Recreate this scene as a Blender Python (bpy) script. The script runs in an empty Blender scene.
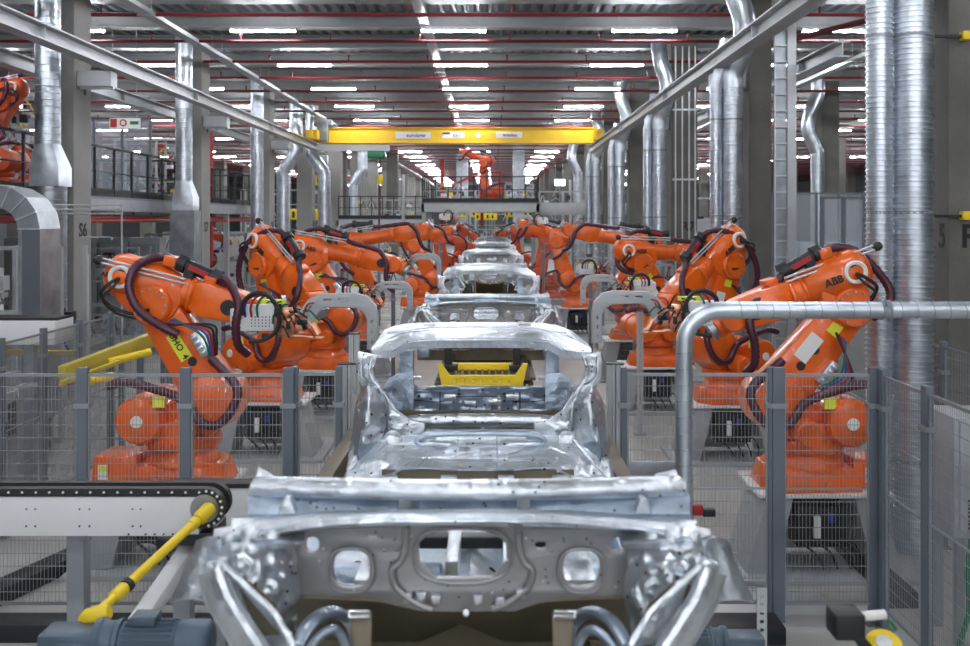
import bpy, bmesh, math, random
from math import pi, sin, cos, radians as R
from mathutils import Vector, Matrix
random.seed(7)
COL = bpy.context.scene.collection
CZ = 3.3          # camera height above the shop floor
F = 943.0         # focal length in pixels (35 mm)
def at(px, py, Y):                      # point seen at (px,py) that stands Y metres away
    return Vector(((px-492.0)*Y/F, Y, CZ-(py-220.0)*Y/F))

# ------------------------------------------------------------------ materials
def nt(name):
    m = bpy.data.materials.new(name); m.use_nodes = True
    return m, m.node_tree, m.node_tree.nodes['Principled BSDF']
def mat(name, col, rough=.5, metal=0., bump=0., scale=20., vary=0., vscale=3., coat=0., stretch=None, alpha=1.):
    m, t, b = nt(name)
    b.inputs['Base Color'].default_value = (*col, 1); b.inputs['Roughness'].default_value = rough
    b.inputs['Metallic'].default_value = metal
    b.inputs['Coat Weight'].default_value = coat
    b.inputs['Alpha'].default_value = alpha
    tc = t.nodes.new('ShaderNodeTexCoord'); src = tc.outputs['Object']
    if stretch:
        mp = t.nodes.new('ShaderNodeMapping'); mp.inputs['Scale'].default_value = stretch
        t.links.new(src, mp.inputs[0]); src = mp.outputs[0]
    if vary:
        n = t.nodes.new('ShaderNodeTexNoise'); n.inputs['Scale'].default_value = vscale; n.inputs['Detail'].default_value = 5
        t.links.new(src, n.inputs['Vector'])
        r = t.nodes.new('ShaderNodeValToRGB')
        r.color_ramp.elements[0].position = .3; r.color_ramp.elements[1].position = .7
        r.color_ramp.elements[0].color = (*[max(0, c*(1-vary)) for c in col], 1)
        r.color_ramp.elements[1].color = (*[min(1, c*(1+vary)) for c in col], 1)
        t.links.new(n.outputs['Fac'], r.inputs[0]); t.links.new(r.outputs[0], b.inputs['Base Color'])
        mr = t.nodes.new('ShaderNodeMapRange'); mr.inputs['To Min'].default_value = max(.03, rough*(1-vary)); mr.inputs['To Max'].default_value = min(1, rough*(1+vary))
        t.links.new(n.outputs['Fac'], mr.inputs[0]); t.links.new(mr.outputs[0], b.inputs['Roughness'])
    if bump:
        n = t.nodes.new('ShaderNodeTexNoise'); n.inputs['Scale'].default_value = scale; n.inputs['Detail'].default_value = 3
        t.links.new(src, n.inputs['Vector'])
        bp = t.nodes.new('ShaderNodeBump'); bp.inputs['Strength'].default_value = bump; bp.inputs['Distance'].default_value = .02
        t.links.new(n.outputs['Fac'], bp.inputs['Height']); t.links.new(bp.outputs[0], b.inputs['Normal'])
    return m
def emit(name, col, s):
    m, t, b = nt(name); b.inputs['Base Color'].default_value = (0, 0, 0, 1)
    b.inputs['Emission Color'].default_value = (*col, 1); b.inputs['Emission Strength'].default_value = s
    return m
M = dict(
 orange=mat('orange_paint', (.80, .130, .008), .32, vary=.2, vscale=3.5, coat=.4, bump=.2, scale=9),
 orange_far=mat('orange_paint_dark', (.55, .07, .015), .4, vary=.2, coat=.2),  # darker, redder orange for the background robots
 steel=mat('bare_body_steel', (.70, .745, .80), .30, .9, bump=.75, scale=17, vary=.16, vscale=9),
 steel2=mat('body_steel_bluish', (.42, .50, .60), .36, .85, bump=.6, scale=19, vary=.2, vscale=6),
 steel3=mat('primed_panel_grey', (.36, .36, .37), .42, .6, bump=.3, scale=6, vary=.15),
 under=mat('shaded_underbody_steel', (.20, .175, .125), .55, .6, bump=.2, scale=5, vary=.2),  # body steel with the underside's shadow put into its dark brown colour
 galv=mat('galvanised_duct', (.62, .67, .735), .34, .9, vary=.16, vscale=6, bump=.1, scale=12),
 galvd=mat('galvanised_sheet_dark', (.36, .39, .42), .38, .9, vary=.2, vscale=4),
 alu=mat('aluminium_profile', (.56, .58, .60), .42, .5, vary=.05),
 white=mat('white_painted_steel', (.70, .71, .73), .42, vary=.05),
 offwhite=mat('light_grey_paint', (.38, .40, .42), .5, vary=.06),
 grey=mat('grey_painted_steel', (.27, .29, .32), .45, vary=.08),
 fence=mat('fence_grey', (.16, .185, .22), .42, .2),
 wire=mat('fence_wire', (.34, .365, .39), .4, .5),
 dark=mat('dark_rubber', (.018, .018, .02), .5),
 black=mat('black_steel', (.02, .024, .03), .4, .2),
 purple=mat('purple_hose', (.065, .012, .03), .38, coat=.2),
 red=mat('red_sprinkler_paint', (.14, .008, .014), .45),
 redb=mat('red_bright', (.40, .02, .02), .4),
 yellow=mat('yellow_paint', (.83, .60, .02), .4, vary=.06),
 yellow2=mat('crane_yellow', (.86, .53, .015), .42, vary=.05),
 motor=mat('blue_grey_motor', (.085, .125, .165), .38, .2, vary=.1),
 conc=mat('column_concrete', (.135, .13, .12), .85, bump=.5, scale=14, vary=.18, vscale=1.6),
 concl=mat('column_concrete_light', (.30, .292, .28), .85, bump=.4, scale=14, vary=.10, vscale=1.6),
 deck=mat('ceiling_deck', (.24, .26, .275), .45, .35, vary=.1),
 beam=mat('ceiling_beam_grey', (.27, .275, .28), .5, .1, vary=.08),
 rail=mat('crane_rail_paint', (.46, .48, .50), .42, .3, vary=.08),
 dullyel=mat('dull_yellow_paint', (.50, .40, .05), .5, vary=.15),
 wallm=mat('hall_wall', (.11, .115, .12), .8, vary=.12),
 copper=mat('copper', (.72, .33, .19), .35, .9, vary=.15, vscale=12),
 green=mat('green_cable', (.01, .16, .07), .4),
 blue=mat('blue_cable', (.03, .06, .35), .4),
 paper=mat('white_label', (.8, .8, .78), .6),
 ylabel=mat('yellow_label', (.78, .80, .05), .5),
 inkm=mat('black_print', (.012, .012, .014), .6),
 ink2=mat('blue_print', (.05, .06, .22), .6),
 poly=mat('polycarbonate', (.55, .60, .66), .15, alpha=.28),
 tube=emit('lamp_tube', (.93, .96, 1.), 62.),
 screen=emit('lit_screen', (.8, .92, 1.), 3.),
 ledg=emit('green_sign_light', (.05, .5, .3), 1.6),
 brown=mat('olive_brown_rail', (.17, .14, .10), .5, .3, vary=.15),
)
def floor_material():
    m, t, b = nt('polished_concrete_floor')
    tc = t.nodes.new('ShaderNodeTexCoord'); n = t.nodes.new('ShaderNodeTexNoise'); n.inputs['Scale'].default_value = .7; n.inputs['Detail'].default_value = 8
    t.links.new(tc.outputs['Object'], n.inputs['Vector']); r = t.nodes.new('ShaderNodeValToRGB')
    r.color_ramp.elements[0].position = .3; r.color_ramp.elements[1].position = .75
    r.color_ramp.elements[0].color = (.34, .335, .32, 1); r.color_ramp.elements[1].color = (.52, .515, .50, 1)
    t.links.new(n.outputs['Fac'], r.inputs[0]); t.links.new(r.outputs[0], b.inputs['Base Color'])
    b.inputs['Roughness'].default_value = .38
    return m
M['floor'] = floor_material()
def perf_material():
    m, t, b = nt('perforated_sheet')
    b.inputs['Metallic'].default_value = .9; b.inputs['Roughness'].default_value = .4
    tc = t.nodes.new('ShaderNodeTexCoord'); v = t.nodes.new('ShaderNodeTexVoronoi'); v.inputs['Scale'].default_value = 28; v.inputs['Randomness'].default_value = .1
    t.links.new(tc.outputs['Object'], v.inputs['Vector']); r = t.nodes.new('ShaderNodeValToRGB')
    r.color_ramp.elements[0].position = .28; r.color_ramp.elements[1].position = .36
    r.color_ramp.elements[0].color = (.75, .8, .85, 1); r.color_ramp.elements[1].color = (.20, .22, .25, 1)
    t.links.new(v.outputs['Distance'], r.inputs[0]); t.links.new(r.outputs[0], b.inputs['Base Color'])
    return m
M['perf'] = perf_material()

# ------------------------------------------------------------------ mesh builder
def frame(o, x=None, z=None, y=None):
    """matrix with origin o and columns x,y,z"""
    m = Matrix.Identity(4)
    for i, c in enumerate((x, y, z)):
        for k in range(3): m[k][i] = c[k]
    m.translation = o
    return m
def basis(d):
    d = Vector(d).normalized(); a = Vector((0, 0, 1)) if abs(d.z) < .95 else Vector((1, 0, 0))
    u = d.cross(a).normalized(); return d, u, d.cross(u).normalized()
def spline(pts, n=6):
    P = [Vector(p) for p in pts]; P = [P[0]*2-P[1]] + P + [P[-1]*2-P[-2]]; out = []
    for i in range(1, len(P)-2):
        a, b, c, d = P[i-1:i+3]
        for k in range(n):
            t = k/n
            out.append(.5*((2*b)+(-a+c)*t+(2*a-5*b+4*c-d)*t*t+(-a+3*b-3*c+d)*t**3))
    out.append(P[-2]); return out
def bumpf(u, v, cu, cv, ru, rv, e=4):
    d = (abs((u-cu)/ru)**e+abs((v-cv)/rv)**e); return 1/(1+d**2)
class MB:
    def __init__(s, T=None): s.v = []; s.f = []; s.k = []; s.T = T or Matrix.Identity(4)
    def add(s, vs, fs):
        n = len(s.v); s.k.append((n, len(s.f))); s.v += [s.T @ Vector(v) for v in vs]; s.f += [[i+n for i in f] for f in fs]; return s
    def box(s, x0, x1, y0, y1, z0, z1, tx=0, ty=0):
        """tx,ty: inset of the top face"""
        return s.add([(x0, y0, z0), (x1, y0, z0), (x1, y1, z0), (x0, y1, z0), (x0+tx, y0+ty, z1), (x1-tx, y0+ty, z1), (x1-tx, y1-ty, z1), (x0+tx, y1-ty, z1)],
                     [(0, 3, 2, 1), (4, 5, 6, 7), (0, 1, 5, 4), (1, 2, 6, 5), (2, 3, 7, 6), (3, 0, 4, 7)])
    def bar(s, p0, p1, w, h):
        p0 = Vector(p0); p1 = Vector(p1); d, u, v = basis(p1-p0); u = u*w/2; v = v*h/2
        return s.add([p+a*u+b*v for p in (p0, p1) for a, b in ((-1, -1), (1, -1), (1, 1), (-1, 1))],
                     [(0, 1, 2, 3), (7, 6, 5, 4), (0, 4, 5, 1), (1, 5, 6, 2), (2, 6, 7, 3), (3, 7, 4, 0)])
    def lathe(s, o, d, prof, n=20, caps=True):
        """prof: (distance along d, radius)"""
        o = Vector(o); d, u, v = basis(d); vs = []; fs = []
        for t, r in prof:
            for k in range(n):
                a = 2*pi*k/n; vs.append(o+d*t+(u*cos(a)+v*sin(a))*r)
        for i in range(len(prof)-1):
            for k in range(n):
                k2 = (k+1) % n; fs.append((i*n+k, i*n+k2, (i+1)*n+k2, (i+1)*n+k))
        if caps: fs.append(tuple(range(n))[::-1]); fs.append(tuple((len(prof)-1)*n+k for k in range(n)))
        return s.add(vs, fs)
    def cyl(s, p0, p1, r, r1=None, n=16):
        p0 = Vector(p0); p1 = Vector(p1); return s.lathe(p0, p1-p0, [(0, r), ((p1-p0).length, r if r1 is None else r1)], n)
    def disc(s, o, d, r, t, n=24, b=.012):
        """thick rounded disc centred on o along d"""
        return s.lathe(o, d, [(-t/2, r-b), (-t/2+b, r), (t/2-b, r), (t/2, r-b)], n)
    def sweep(s, pts, r, n=10, ry=None, up=None, corr=0, caps=True, flat=None):
        """tube along pts; r a number or list; corr: ridge height"""
        P = [Vector(p) for p in pts]; N = len(P); vs = []; fs = []
        up = Vector(up) if up else Vector((.13, .31, 1)).normalized()
        prev = None
        for i, p in enumerate(P):
            d = (P[min(i+1, N-1)]-P[max(i-1, 0)])
            if d.length < 1e-9: d = Vector((0, 0, 1))
            d.normalize()
            if prev is None:
                u = d.cross(up); u = u if u.length > 1e-3 else d.cross(Vector((1, 0, 0))); u.normalize()
            else:
                u = prev - d*prev.dot(d); u = u if u.length > 1e-6 else prev; u.normalize()
            prev = u; v = d.cross(u)
            rr = r[i] if isinstance(r, (list, tuple)) else r
            rr += corr*(i % 2)
            r2 = rr if ry is None else (ry[i] if isinstance(ry, (list, tuple)) else ry)
            for k in range(n):
                a = 2*pi*(k+.5)/n; vs.append(p+u*cos(a)*rr+v*sin(a)*r2)
        for i in range(N-1):
            for k in range(n):
                k2 = (k+1) % n; fs.append((i*n+k, i*n+k2, (i+1)*n+k2, (i+1)*n+k))
        if caps: fs.append(tuple(range(n))[::-1]); fs.append(tuple((N-1)*n+k for k in range(n)))
        return s.add(vs, fs)
    def prism(s, poly, y0, y1, inset=0):
        """poly in XZ, extruded along Y"""
        n = len(poly); c = (sum(p[0] for p in poly)/n, sum(p[1] for p in poly)/n)
        vs = [(x, y0, z) for x, z in poly]+[(x, y1, z) for x, z in poly]
        return s.add(vs, [tuple(range(n)), tuple(range(2*n-1, n-1, -1))]+[(i, (i+1) % n+0, (i+1) % n+n, i+n)[::-1] for i in range(n)])
    def capsule(s, a, b, ra, rb, y0, y1, n=10):
        """tapered link outline in XZ between a and b"""
        ax, az = a; bx, bz = b; th = math.atan2(bz-az, bx-ax); P = []
        for k in range(n+1): t = th+pi/2+pi*k/n; P.append((ax+ra*cos(t), az+ra*sin(t)))
        for k in range(n+1): t = th-pi/2+pi*k/n; P.append((bx+rb*cos(t), bz+rb*sin(t)))
        return s.prism(P, y0, y1)
    def grid(s, rows, thick=.012, both=True):
        """surface through rows of equal length, given a thickness along its normals"""
        n = len(rows); m = len(rows[0]); P = [[Vector(p) for p in r] for r in rows]; vs = []; N = []
        for i in range(n):
            for j in range(m):
                a = P[min(i+1, n-1)][j]-P[max(i-1, 0)][j]; b = P[i][min(j+1, m-1)]-P[i][max(j-1, 0)]
                q = a.cross(b); q = q.normalized() if q.length > 1e-9 else Vector((0, 0, 1)); N.append(q); vs.append(P[i][j])
        k = len(vs); vs = vs+[v-q*thick for v, q in zip(vs, N)]; fs = []
        for i in range(n-1):
            for j in range(m-1):
                a = i*m+j; fs.append((a, a+1, a+m+1, a+m)); fs.append((k+a, k+a+m, k+a+m+1, k+a+1))
        rim = [j for j in range(m)]+[i*m+m-1 for i in range(1, n)]+[(n-1)*m+j for j in range(m-2, -1, -1)]+[i*m for i in range(n-2, 0, -1)]
        for a, b in zip(rim, rim[1:]+rim[:1]): fs.append((a, k+a, k+b, b))
        return s.add(vs, fs)
    def fine(s, rows, nu, nv, f, push=(0, -1, .25), thick=.012):
        """resample rows to nu x nv and press in relief f(u,v) along push"""
        R_ = [[Vector(p) for p in r] for r in rows]; q = Vector(push).normalized(); out = []
        for j in range(nv):
            v = j/(nv-1); y = v*(len(R_)-1); a = min(int(y), len(R_)-2); ty = y-a; L = []
            for i in range(nu):
                u = i/(nu-1); x = u*(len(R_[0])-1); b = min(int(x), len(R_[0])-2); tx = x-b
                p = R_[a][b].lerp(R_[a][b+1], tx).lerp(R_[a+1][b].lerp(R_[a+1][b+1], tx), ty); L.append(p+q*f(u, v))
            out.append(L)
        return s.grid(out, thick)
    def plate(s, outer, holes, y, t, bev=.0):
        """flat plate in XZ with holes, thickness t along Y from y"""
        c = bpy.data.curves.new('c', 'CURVE'); c.dimensions = '2D'; c.fill_mode = 'BOTH'; c.extrude = t/2-bev; c.bevel_depth = bev; c.bevel_resolution = 1
        for L in [outer]+holes:
            sp = c.splines.new('POLY'); sp.points.add(len(L)-1); sp.use_cyclic_u = True
            for p, q in zip(sp.points, L): p.co = (q[0], q[1], 0, 1)
        o = bpy.data.objects.new('c', c); COL.objects.link(o)
        me = bpy.data.meshes.new_from_object(o.evaluated_get(bpy.context.evaluated_depsgraph_get()))
        vs = [(v.co.x, y+t/2-v.co.z, v.co.y) for v in me.vertices]; fs = [tuple(p.vertices) for p in me.polygons]
        bpy.data.objects.remove(o); bpy.data.meshes.remove(me); bpy.data.curves.remove(c)
        return s.add(vs, fs)
    def text(s, txt, size, T, t=.004, align='CENTER', sx=1.):
        c = bpy.data.curves.new('t', 'FONT'); c.body = txt; c.size = size; c.align_x = align; c.align_y = 'CENTER'; c.extrude = t/2; c.resolution_u = 3; c.offset = size*.02
        o = bpy.data.objects.new('t', c); COL.objects.link(o)
        me = bpy.data.meshes.new_from_object(o.evaluated_get(bpy.context.evaluated_depsgraph_get()))
        vs = [T @ Vector((v.co.x*sx, v.co.y, v.co.z)) for v in me.vertices]; fs = [tuple(p.vertices) for p in me.polygons]
        bpy.data.objects.remove(o); bpy.data.meshes.remove(me); bpy.data.curves.remove(c)
        return s.add(vs, fs)
    def mesh(s, name, m, bevel=0, smooth=38):
        me = bpy.data.meshes.new(name); me.from_pydata([tuple(v) for v in s.v], [], s.f)
        bm = bmesh.new(); bm.from_mesh(me)
        bmesh.ops.remove_doubles(bm, verts=bm.verts, dist=1e-5)
        bmesh.ops.recalc_face_normals(bm, faces=bm.faces)
        if bevel:
            E = [e for e in bm.edges if len(e.link_faces) == 2 and e.calc_face_angle(0) > R(35)]
            bmesh.ops.bevel(bm, geom=E, offset=bevel, segments=2, profile=.5, affect='EDGES', clamp_overlap=True)
        bm.to_mesh(me); bm.free()
        if smooth:
            me.shade_smooth(); me.set_sharp_from_angle(angle=R(smooth))
        me.materials.append(m if not isinstance(m, str) else M[m]); return me
    def build(s, name, m, parent=None, bevel=0, smooth=38):
        o = bpy.data.objects.new(name, s.mesh(name, m, bevel, smooth)); COL.objects.link(o)
        if parent: o.parent = parent
        return o
def each(b, name, m, parent=None, bevel=0, smooth=38):
    out = []; K = b.k+[(len(b.v), len(b.f))]
    for (v0, f0), (v1, f1) in zip(K, K[1:]):
        c = MB(); c.v = b.v[v0:v1]; c.f = [[i-v0 for i in f] for f in b.f[f0:f1]]; out.append(c.build(name, m, parent, bevel, smooth))
    return out
def tag(o, label=None, cat=None, group=None, kind=None):
    if label: o['label'] = label
    if cat: o['category'] = cat
    if group: o['group'] = group
    if kind: o['kind'] = kind
    return o
def thing(name, label, cat, loc=(0, 0, 0), rz=0, group=None):
    o = bpy.data.objects.new(name, None); COL.objects.link(o); o.empty_display_size = .1
    o.location = loc; o.rotation_euler = (0, 0, rz); return tag(o, label, cat, group)
def struct(o): o['kind'] = 'structure'; return o
KIDS = {}
def copy_tree(o, loc=None, rz=None, label=None, parent=None):
    c = o.copy(); COL.objects.link(c)
    if parent: c.parent = parent
    if loc is not None: c.location = loc
    if rz is not None: c.rotation_euler = (0, 0, rz)
    if label: c['label'] = label
    for ch in [x for x in bpy.data.objects if x.parent == o]: copy_tree(ch, parent=c)
    return c
# ------------------------------------------------------------------ hall shell
struct(MB().box(-34, 34, -45, 130, -.3, 0).build('floor', 'floor', smooth=0))
XR = 34
b = MB(); n = int(2*XR/.30); pr = []
for i in range(n):
    x = -XR+i*.30; pr += [(x, 8.56), (x+.10, 8.56), (x+.14, 8.44), (x+.26, 8.44), (x+.30, 8.56)][:4]
pr.append((XR, 8.56)); up = [(x, z+.02) for x, z in pr[::-1]]
b.grid([[(x, -45, z) for x, z in pr], [(x, 130, z) for x, z in pr]], .02)
struct(b.build('ceiling', 'deck', smooth=0))
struct(MB().box(-XR-.3, XR+.3, 130, 130.4, 0, 9.2).build('wall_back', 'wallm'))
struct(MB().box(-XR-.3, -XR, -45, 130, 0, 9.2).build('wall_left', 'wallm'))
struct(MB().box(XR, XR+.3, -45, 130, 0, 9.2).build('wall_right', 'wallm'))
struct(MB().box(-XR-.3, XR+.3, -45.4, -45, 0, 9.2).build('wall_front', 'wallm'))
# transverse roof beams (I sections)
def ibeam(b, x0, x1, y, z0, h, w, t=.03):
    b.box(x0, x1, y-w/2, y+w/2, z0, z0+t); b.box(x0, x1, y-w/2, y+w/2, z0+h-t, z0+h); b.box(x0, x1, y-.012, y+.012, z0+t, z0+h-t)
bb = MB(); ibeam(bb, -XR, XR, 0, 8.05, .36, .40, .03)
bm0 = struct(bb.build('ceiling_beam', 'beam', smooth=0)); bm0.location.y = -10.8
YB = [-10.8+2.85*k for k in range(-11, 48)]
bm0.location.y = YB[0]
for y in YB[1:]:
    c = bm0.copy(); COL.objects.link(c); c.location.y = y
# longitudinal deep girders above each column row
for x in (17.5, -20.4):
    g = MB(); g.box(x-.2, x+.2, -14, 130, 7.72, 7.77); g.box(x-.2, x+.2, -14, 130, 8.0, 8.05); g.box(x-.02, x+.02, -14, 130, 7.77, 8.0)
    struct(g.build('ceiling_girder', 'beam', smooth=0))
# red sprinkler pipes: main runs across the hall under the beams
pm = MB(); pm.cyl((-XR, 0, 7.5), (XR, 0, 7.5), .037, n=8)
for i in range(-15, 16): pm.cyl((i*2.1+.4, 0, 7.5), (i*2.1+.4, 0, 7.66), .02, n=6); pm.cyl((i*2.1+.4, 0, 7.63), (i*2.1+.4, 0, 7.67), .035, n=6)
pipe = pm.build('sprinkler_pipe', 'red')
tag(pipe, 'slim dark red sprinkler pipe running crosswise under the roof beams', 'pipe', 'red sprinkler pipes under the roof')
PY = [19.3+2.85*k for k in range(-8, 30)]
pipe.location.y = PY[0]
for y in PY[1:]:
    c = pipe.copy(); COL.objects.link(c); c.location.y = y
# fluorescent lamps
LX = [-.9+4.47*k for k in range(-7, 8)]
lamp = thing('ceiling_lamp', 'white strip lamp hanging below the corrugated roof', 'ceiling lamp', (0, 0, 7.75), 0, 'rows of white strip lamps under the roof')
MB().box(-.76, .76, -.05, .05, .0, .07).build('lamp_housing', 'white', lamp, smooth=0)
db = MB(); db.add([(-.75, -.045, 0), (.75, -.045, 0), (.75, .045, 0), (-.75, .045, 0), (-.75, -.03, -.045), (.75, -.03, -.045), (.75, .03, -.045), (-.75, .03, -.045)],
       [(0, 1, 5, 4), (4, 5, 6, 7), (2, 3, 7, 6), (1, 2, 6, 5), (3, 0, 4, 7)])
db.build('lamp_tube', 'tube', lamp, smooth=0)
hb = MB()
for sx in (-.6, .6): hb.cyl((sx, 0, .07), (sx, 0, 1.0), .008, n=5)
hb.build('suspension_rod', 'grey', lamp)
first = True; nl = 0
for k in range(-13, 21):
    y = 22.1+4.9*k
    for x in LX:
        if abs(x-.3) > .52*max(abs(y), 14)+4: continue
        if k > 10 and abs(x) > 22: continue
        if nl >= 430: continue
        nl += 1
        if first: lamp.location = (x, y, 7.75); first = False
        else: copy_tree(lamp, (x, y, 7.75))
# cable trays running down the hall
def tray(x, z, y0, y1, label, w=.3):
    t = MB(); t.box(x-w/2, x+w/2, y0, y1, z, z+.02); t.box(x-w/2, x-w/2+.015, y0, y1, z+.02, z+.09); t.box(x+w/2-.015, x+w/2, y0, y1, z+.02, z+.09)
    n = int((y1-y0)/5)
    for i in range(n):
        y = y0+5*i+1; t.box(x-w/2-.03, x+w/2+.03, y, y+.04, z-.03, z); t.cyl((x-w/2, y+.02, z), (x-w/2, y+.02, 8.03), .008, n=4); t.cyl((x+w/2, y+.02, z), (x+w/2, y+.02, 8.03), .008, n=4)
    return tag(t.build('cable_tray', 'rail', smooth=0), label, 'cable tray')
tray(-1.58, 7.86, 8, 128, 'pale steel cable tray running down the middle of the hall roof', .22)
tray(-7.0, 7.45, 8, 128, 'pale steel cable tray under the roof beside the row of S columns', .25)
tray(9.3, 7.35, 8, 128, 'pale steel cable tray under the roof beyond the row of R columns', .25)
tag(MB().cyl((11.8, 9, 7.3), (5.0, 22, 7.0), .06, n=10).build('sprinkler_main', 'red'), 'thick red pipe slanting under the roof beside the pillar with the ladder', 'pipe')
# ------------------------------------------------------------------ columns
def column(x0, x1, y0, m, name='concrete_column', d=.74, txt=None, side=1):
    c = MB().box(x0, x1, y0, y0+d, 0, 8.05).build(name, m, bevel=.015, smooth=0)
    struct(c)
    return c
YS = [17.26+7.6*k for k in range(0, 14)]
LC = []
for k, y in enumerate(YS):
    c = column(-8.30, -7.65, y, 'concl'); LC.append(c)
    MB().box(-7.655, -7.64, y+.42, y+.50, 5.65, 5.8).build('column_hole', 'inkm', c)
# stencilled numbers on the side faces of the columns
def stencil(parent, txt, o, xdir, size, sx=1.):
    x = Vector(xdir).normalized(); z = Vector((0, 0, 1))
    # glyph plane: x -> xdir, y -> up
    nrm = x.cross(z)
    Tm = frame(Vector(o), x, nrm, z)
    return MB().text(txt, size, Tm, sx=sx).build('stencilled_number', 'inkm', parent, smooth=0)
for k, y in enumerate(YS[:5]):
    stencil(LC[k], 'S%d' % (6+k), (-7.645, y+.37, 3.10-.0*k), (0, 1, 0), .36, 1.0)
YRr = [9.82+7.6*k for k in range(0, 15)]
RC = []
for k, y in enumerate(YRr):
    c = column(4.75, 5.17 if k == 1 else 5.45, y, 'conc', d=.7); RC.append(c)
    if k == 0: stencil(c, '%d' % (5+k), (4.745, y+.13, 3.12), (0, -1, 0), .36, .8)
    if k in (0, 2): stencil(c, 'R' if k == 0 else 'R%d' % (5+k), (4.98 if k == 0 else 5.2, y-.005, 3.12), (1, 0, 0), .34, 1.0)
for x in (17.3, -20.7, 29.5):
    for y in YRr[0:13]:
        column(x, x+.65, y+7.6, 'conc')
for k, y in enumerate(YRr[1:7]):
    b = MB(); b.box(10.9, 11.5, 0, .6, 0, 7.9); c = b.build('concrete_column', 'conc', bevel=.015, smooth=0); c.location.y = y+6.2; struct(c)
# small yellow wall clamps on the near R column
for k, z in enumerate((5.2, 3.34)):
    t = thing('pipe_clamp', ['upper yellow-ended black clamp rod on column R5, near the roof', 'lower yellow-ended black clamp rod on column R5, above the stencil'][k], 'clamp', (4.72, 9.75, z))
    MB().bar((-.42, 0, 0), (.13, 0, .0), .03, .03).build('rod', 'black', t); MB().box(.13, .21, -.05, .05, -.04, .05).build('yellow_cap', 'yellow', t, bevel=.008)
# ladder racks / conduits on R columns
t = thing('cable_ladder', 'tall grey cable ladder fixed beside the pillar next to the paired silver ducts', 'cable ladder', (5.19, YRr[1]-.04, 0))
b = MB(); b.box(0, .03, -.04, .04, 0, 8); b.box(.25, .28, -.04, .04, 0, 8); b.box(.28, .42, .0, .1, 0, 8)
each(b, 'side_rail', 'alu', t, smooth=0); b = MB()
for i in range(26): b.box(.03, .25, -.02, .02, .2+i*.3, .23+i*.3)
each(b, 'rung', 'alu', t, smooth=0)
MB().box(.03, .25, .05, .08, 0, 8).build('back_sheet', 'galvd', t, smooth=0)
b = MB()
for x in (4.86, 5.04, 5.22, 5.38): b.cyl((x, YRr[2]-.05, 0), (x, YRr[2]-.05, 7.9), .022, n=8)
for z in (1.5, 4.35, 6.2): b.box(4.78, 5.44, YRr[2]-.045, YRr[2]-.02, z, z+.05)
tag(b.build('conduit_bundle', 'alu'), 'four slim vertical conduits clamped on the front of the R7 column', 'conduits')
# ------------------------------------------------------------------ crane runway beams, brackets and crane
def runway(x, y0, y1, label, z0=6.07, h=.27):
    t = thing('crane_runway', label, 'crane rail', (x, 0, 0))
    b = MB(); b.box(-.13, .13, y0, y1, z0, z0+.025); b.box(-.13, .13, y0, y1, z0+h-.025, z0+h); b.box(-.012, .012, y0, y1, z0+.025, z0+h-.025)
    b.build('i_beam', 'rail', t, smooth=0)
    b = MB(); b.box(-.03, .03, y0, y1, z0+h, z0+h+.035); b.build('rail_head', 'white', t, smooth=0)
    b = MB()
    for k in range(int((y1-y0)/7.6)):
        y = y0+2+7.6*k; b.box(-.1, .1, y, y+.02, z0+.025, z0+h-.025)
    each(b, 'stiffener', 'rail', t, smooth=0); return t
runway(-7.02, 5, 39.3, 'long light grey crane runway beam along the S columns, facing the car line')
runway(4.12, 5, 39.3, 'long light grey crane runway beam along the R columns')
runway(-8.75, 5, 120, 'light grey crane runway beam on the far side of the S columns')
runway(5.95, 16, 120, 'light grey crane runway beam on the far side of the R columns')
b = MB(); b.box(0, .62, 0, .3, -.30, -.02); b.box(.0, .62, .1, .2, -.34, -.3)
br = b.build('rail_bracket', 'rail', smooth=0); tag(br, 'grey steel bracket box carrying the crane runway on an S column', 'bracket', 'runway brackets on the S columns'); br.location = (-7.64, YS[0]+.1, 6.07)
for y in YS[1:4]: c = br.copy(); COL.objects.link(c); c.location = (-7.64, y+.1, 6.07)
b = MB(); b.box(-.62, 0, 0, .3, -.30, -.02); b.box(-.62, 0, .1, .2, -.34, -.3)
br = b.build('rail_bracket', 'rail', smooth=0); tag(br, 'grey steel bracket box carrying the crane runway on an R column', 'bracket', 'runway brackets on the R columns'); br.location = (4.74, YRr[0]+.2, 6.07)
for y in YRr[1:4]: c = br.copy(); COL.objects.link(c); c.location = (4.74, y+.2, 6.07)
cr = thing('overhead_crane', 'long yellow overhead crane girder with white sign plates across the hall', 'crane', (0, 37.6, 0))
MB().box(-6.5, 4.15, -.25, .25, 6.38, 6.93).box(-6.6, 4.2, -.3, .3, 6.34, 6.38).box(-6.6, 4.2, -.3, .3, 6.93, 6.97).build('girder', 'yellow2', cr, smooth=0)
MB().box(-7.2, -6.75, -1.2, 1.2, 6.42, 6.8).box(-7.15, -6.9, -1.3, -1.2, 6.45, 6.75).build('end_carriage', 'yellow2', cr, bevel=.02)
MB().box(4.0, 4.3, -1.2, 1.2, 6.42, 6.8).build('end_carriage', 'yellow2', cr, bevel=.02)
MB().box(-6.85, -6.45, -.7, -.3, 6.4, 7.1).box(-7.0, -6.3, -.6, -.2, 7.0, 7.25).build('drive_unit', 'grey', cr, bevel=.02)
def plate_sign(x0, x1, z0, z1, txts):
    p = MB().box(x0, x1, -.27, -.255, z0, z1).build('sign_plate', 'paper', cr, smooth=0)
    for tx, x, z, s, m in txts:
        MB().text(tx, s, frame(Vector((x, -.275, z)), (1, 0, 0), (0, -1, 0), (0, 0, 1)) if False else Matrix(((1, 0, 0, x), (0, 0, -1, -.275), (0, 1, 0, z), (0, 0, 0, 1)))).build('lettering', m, p, smooth=0)
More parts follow.
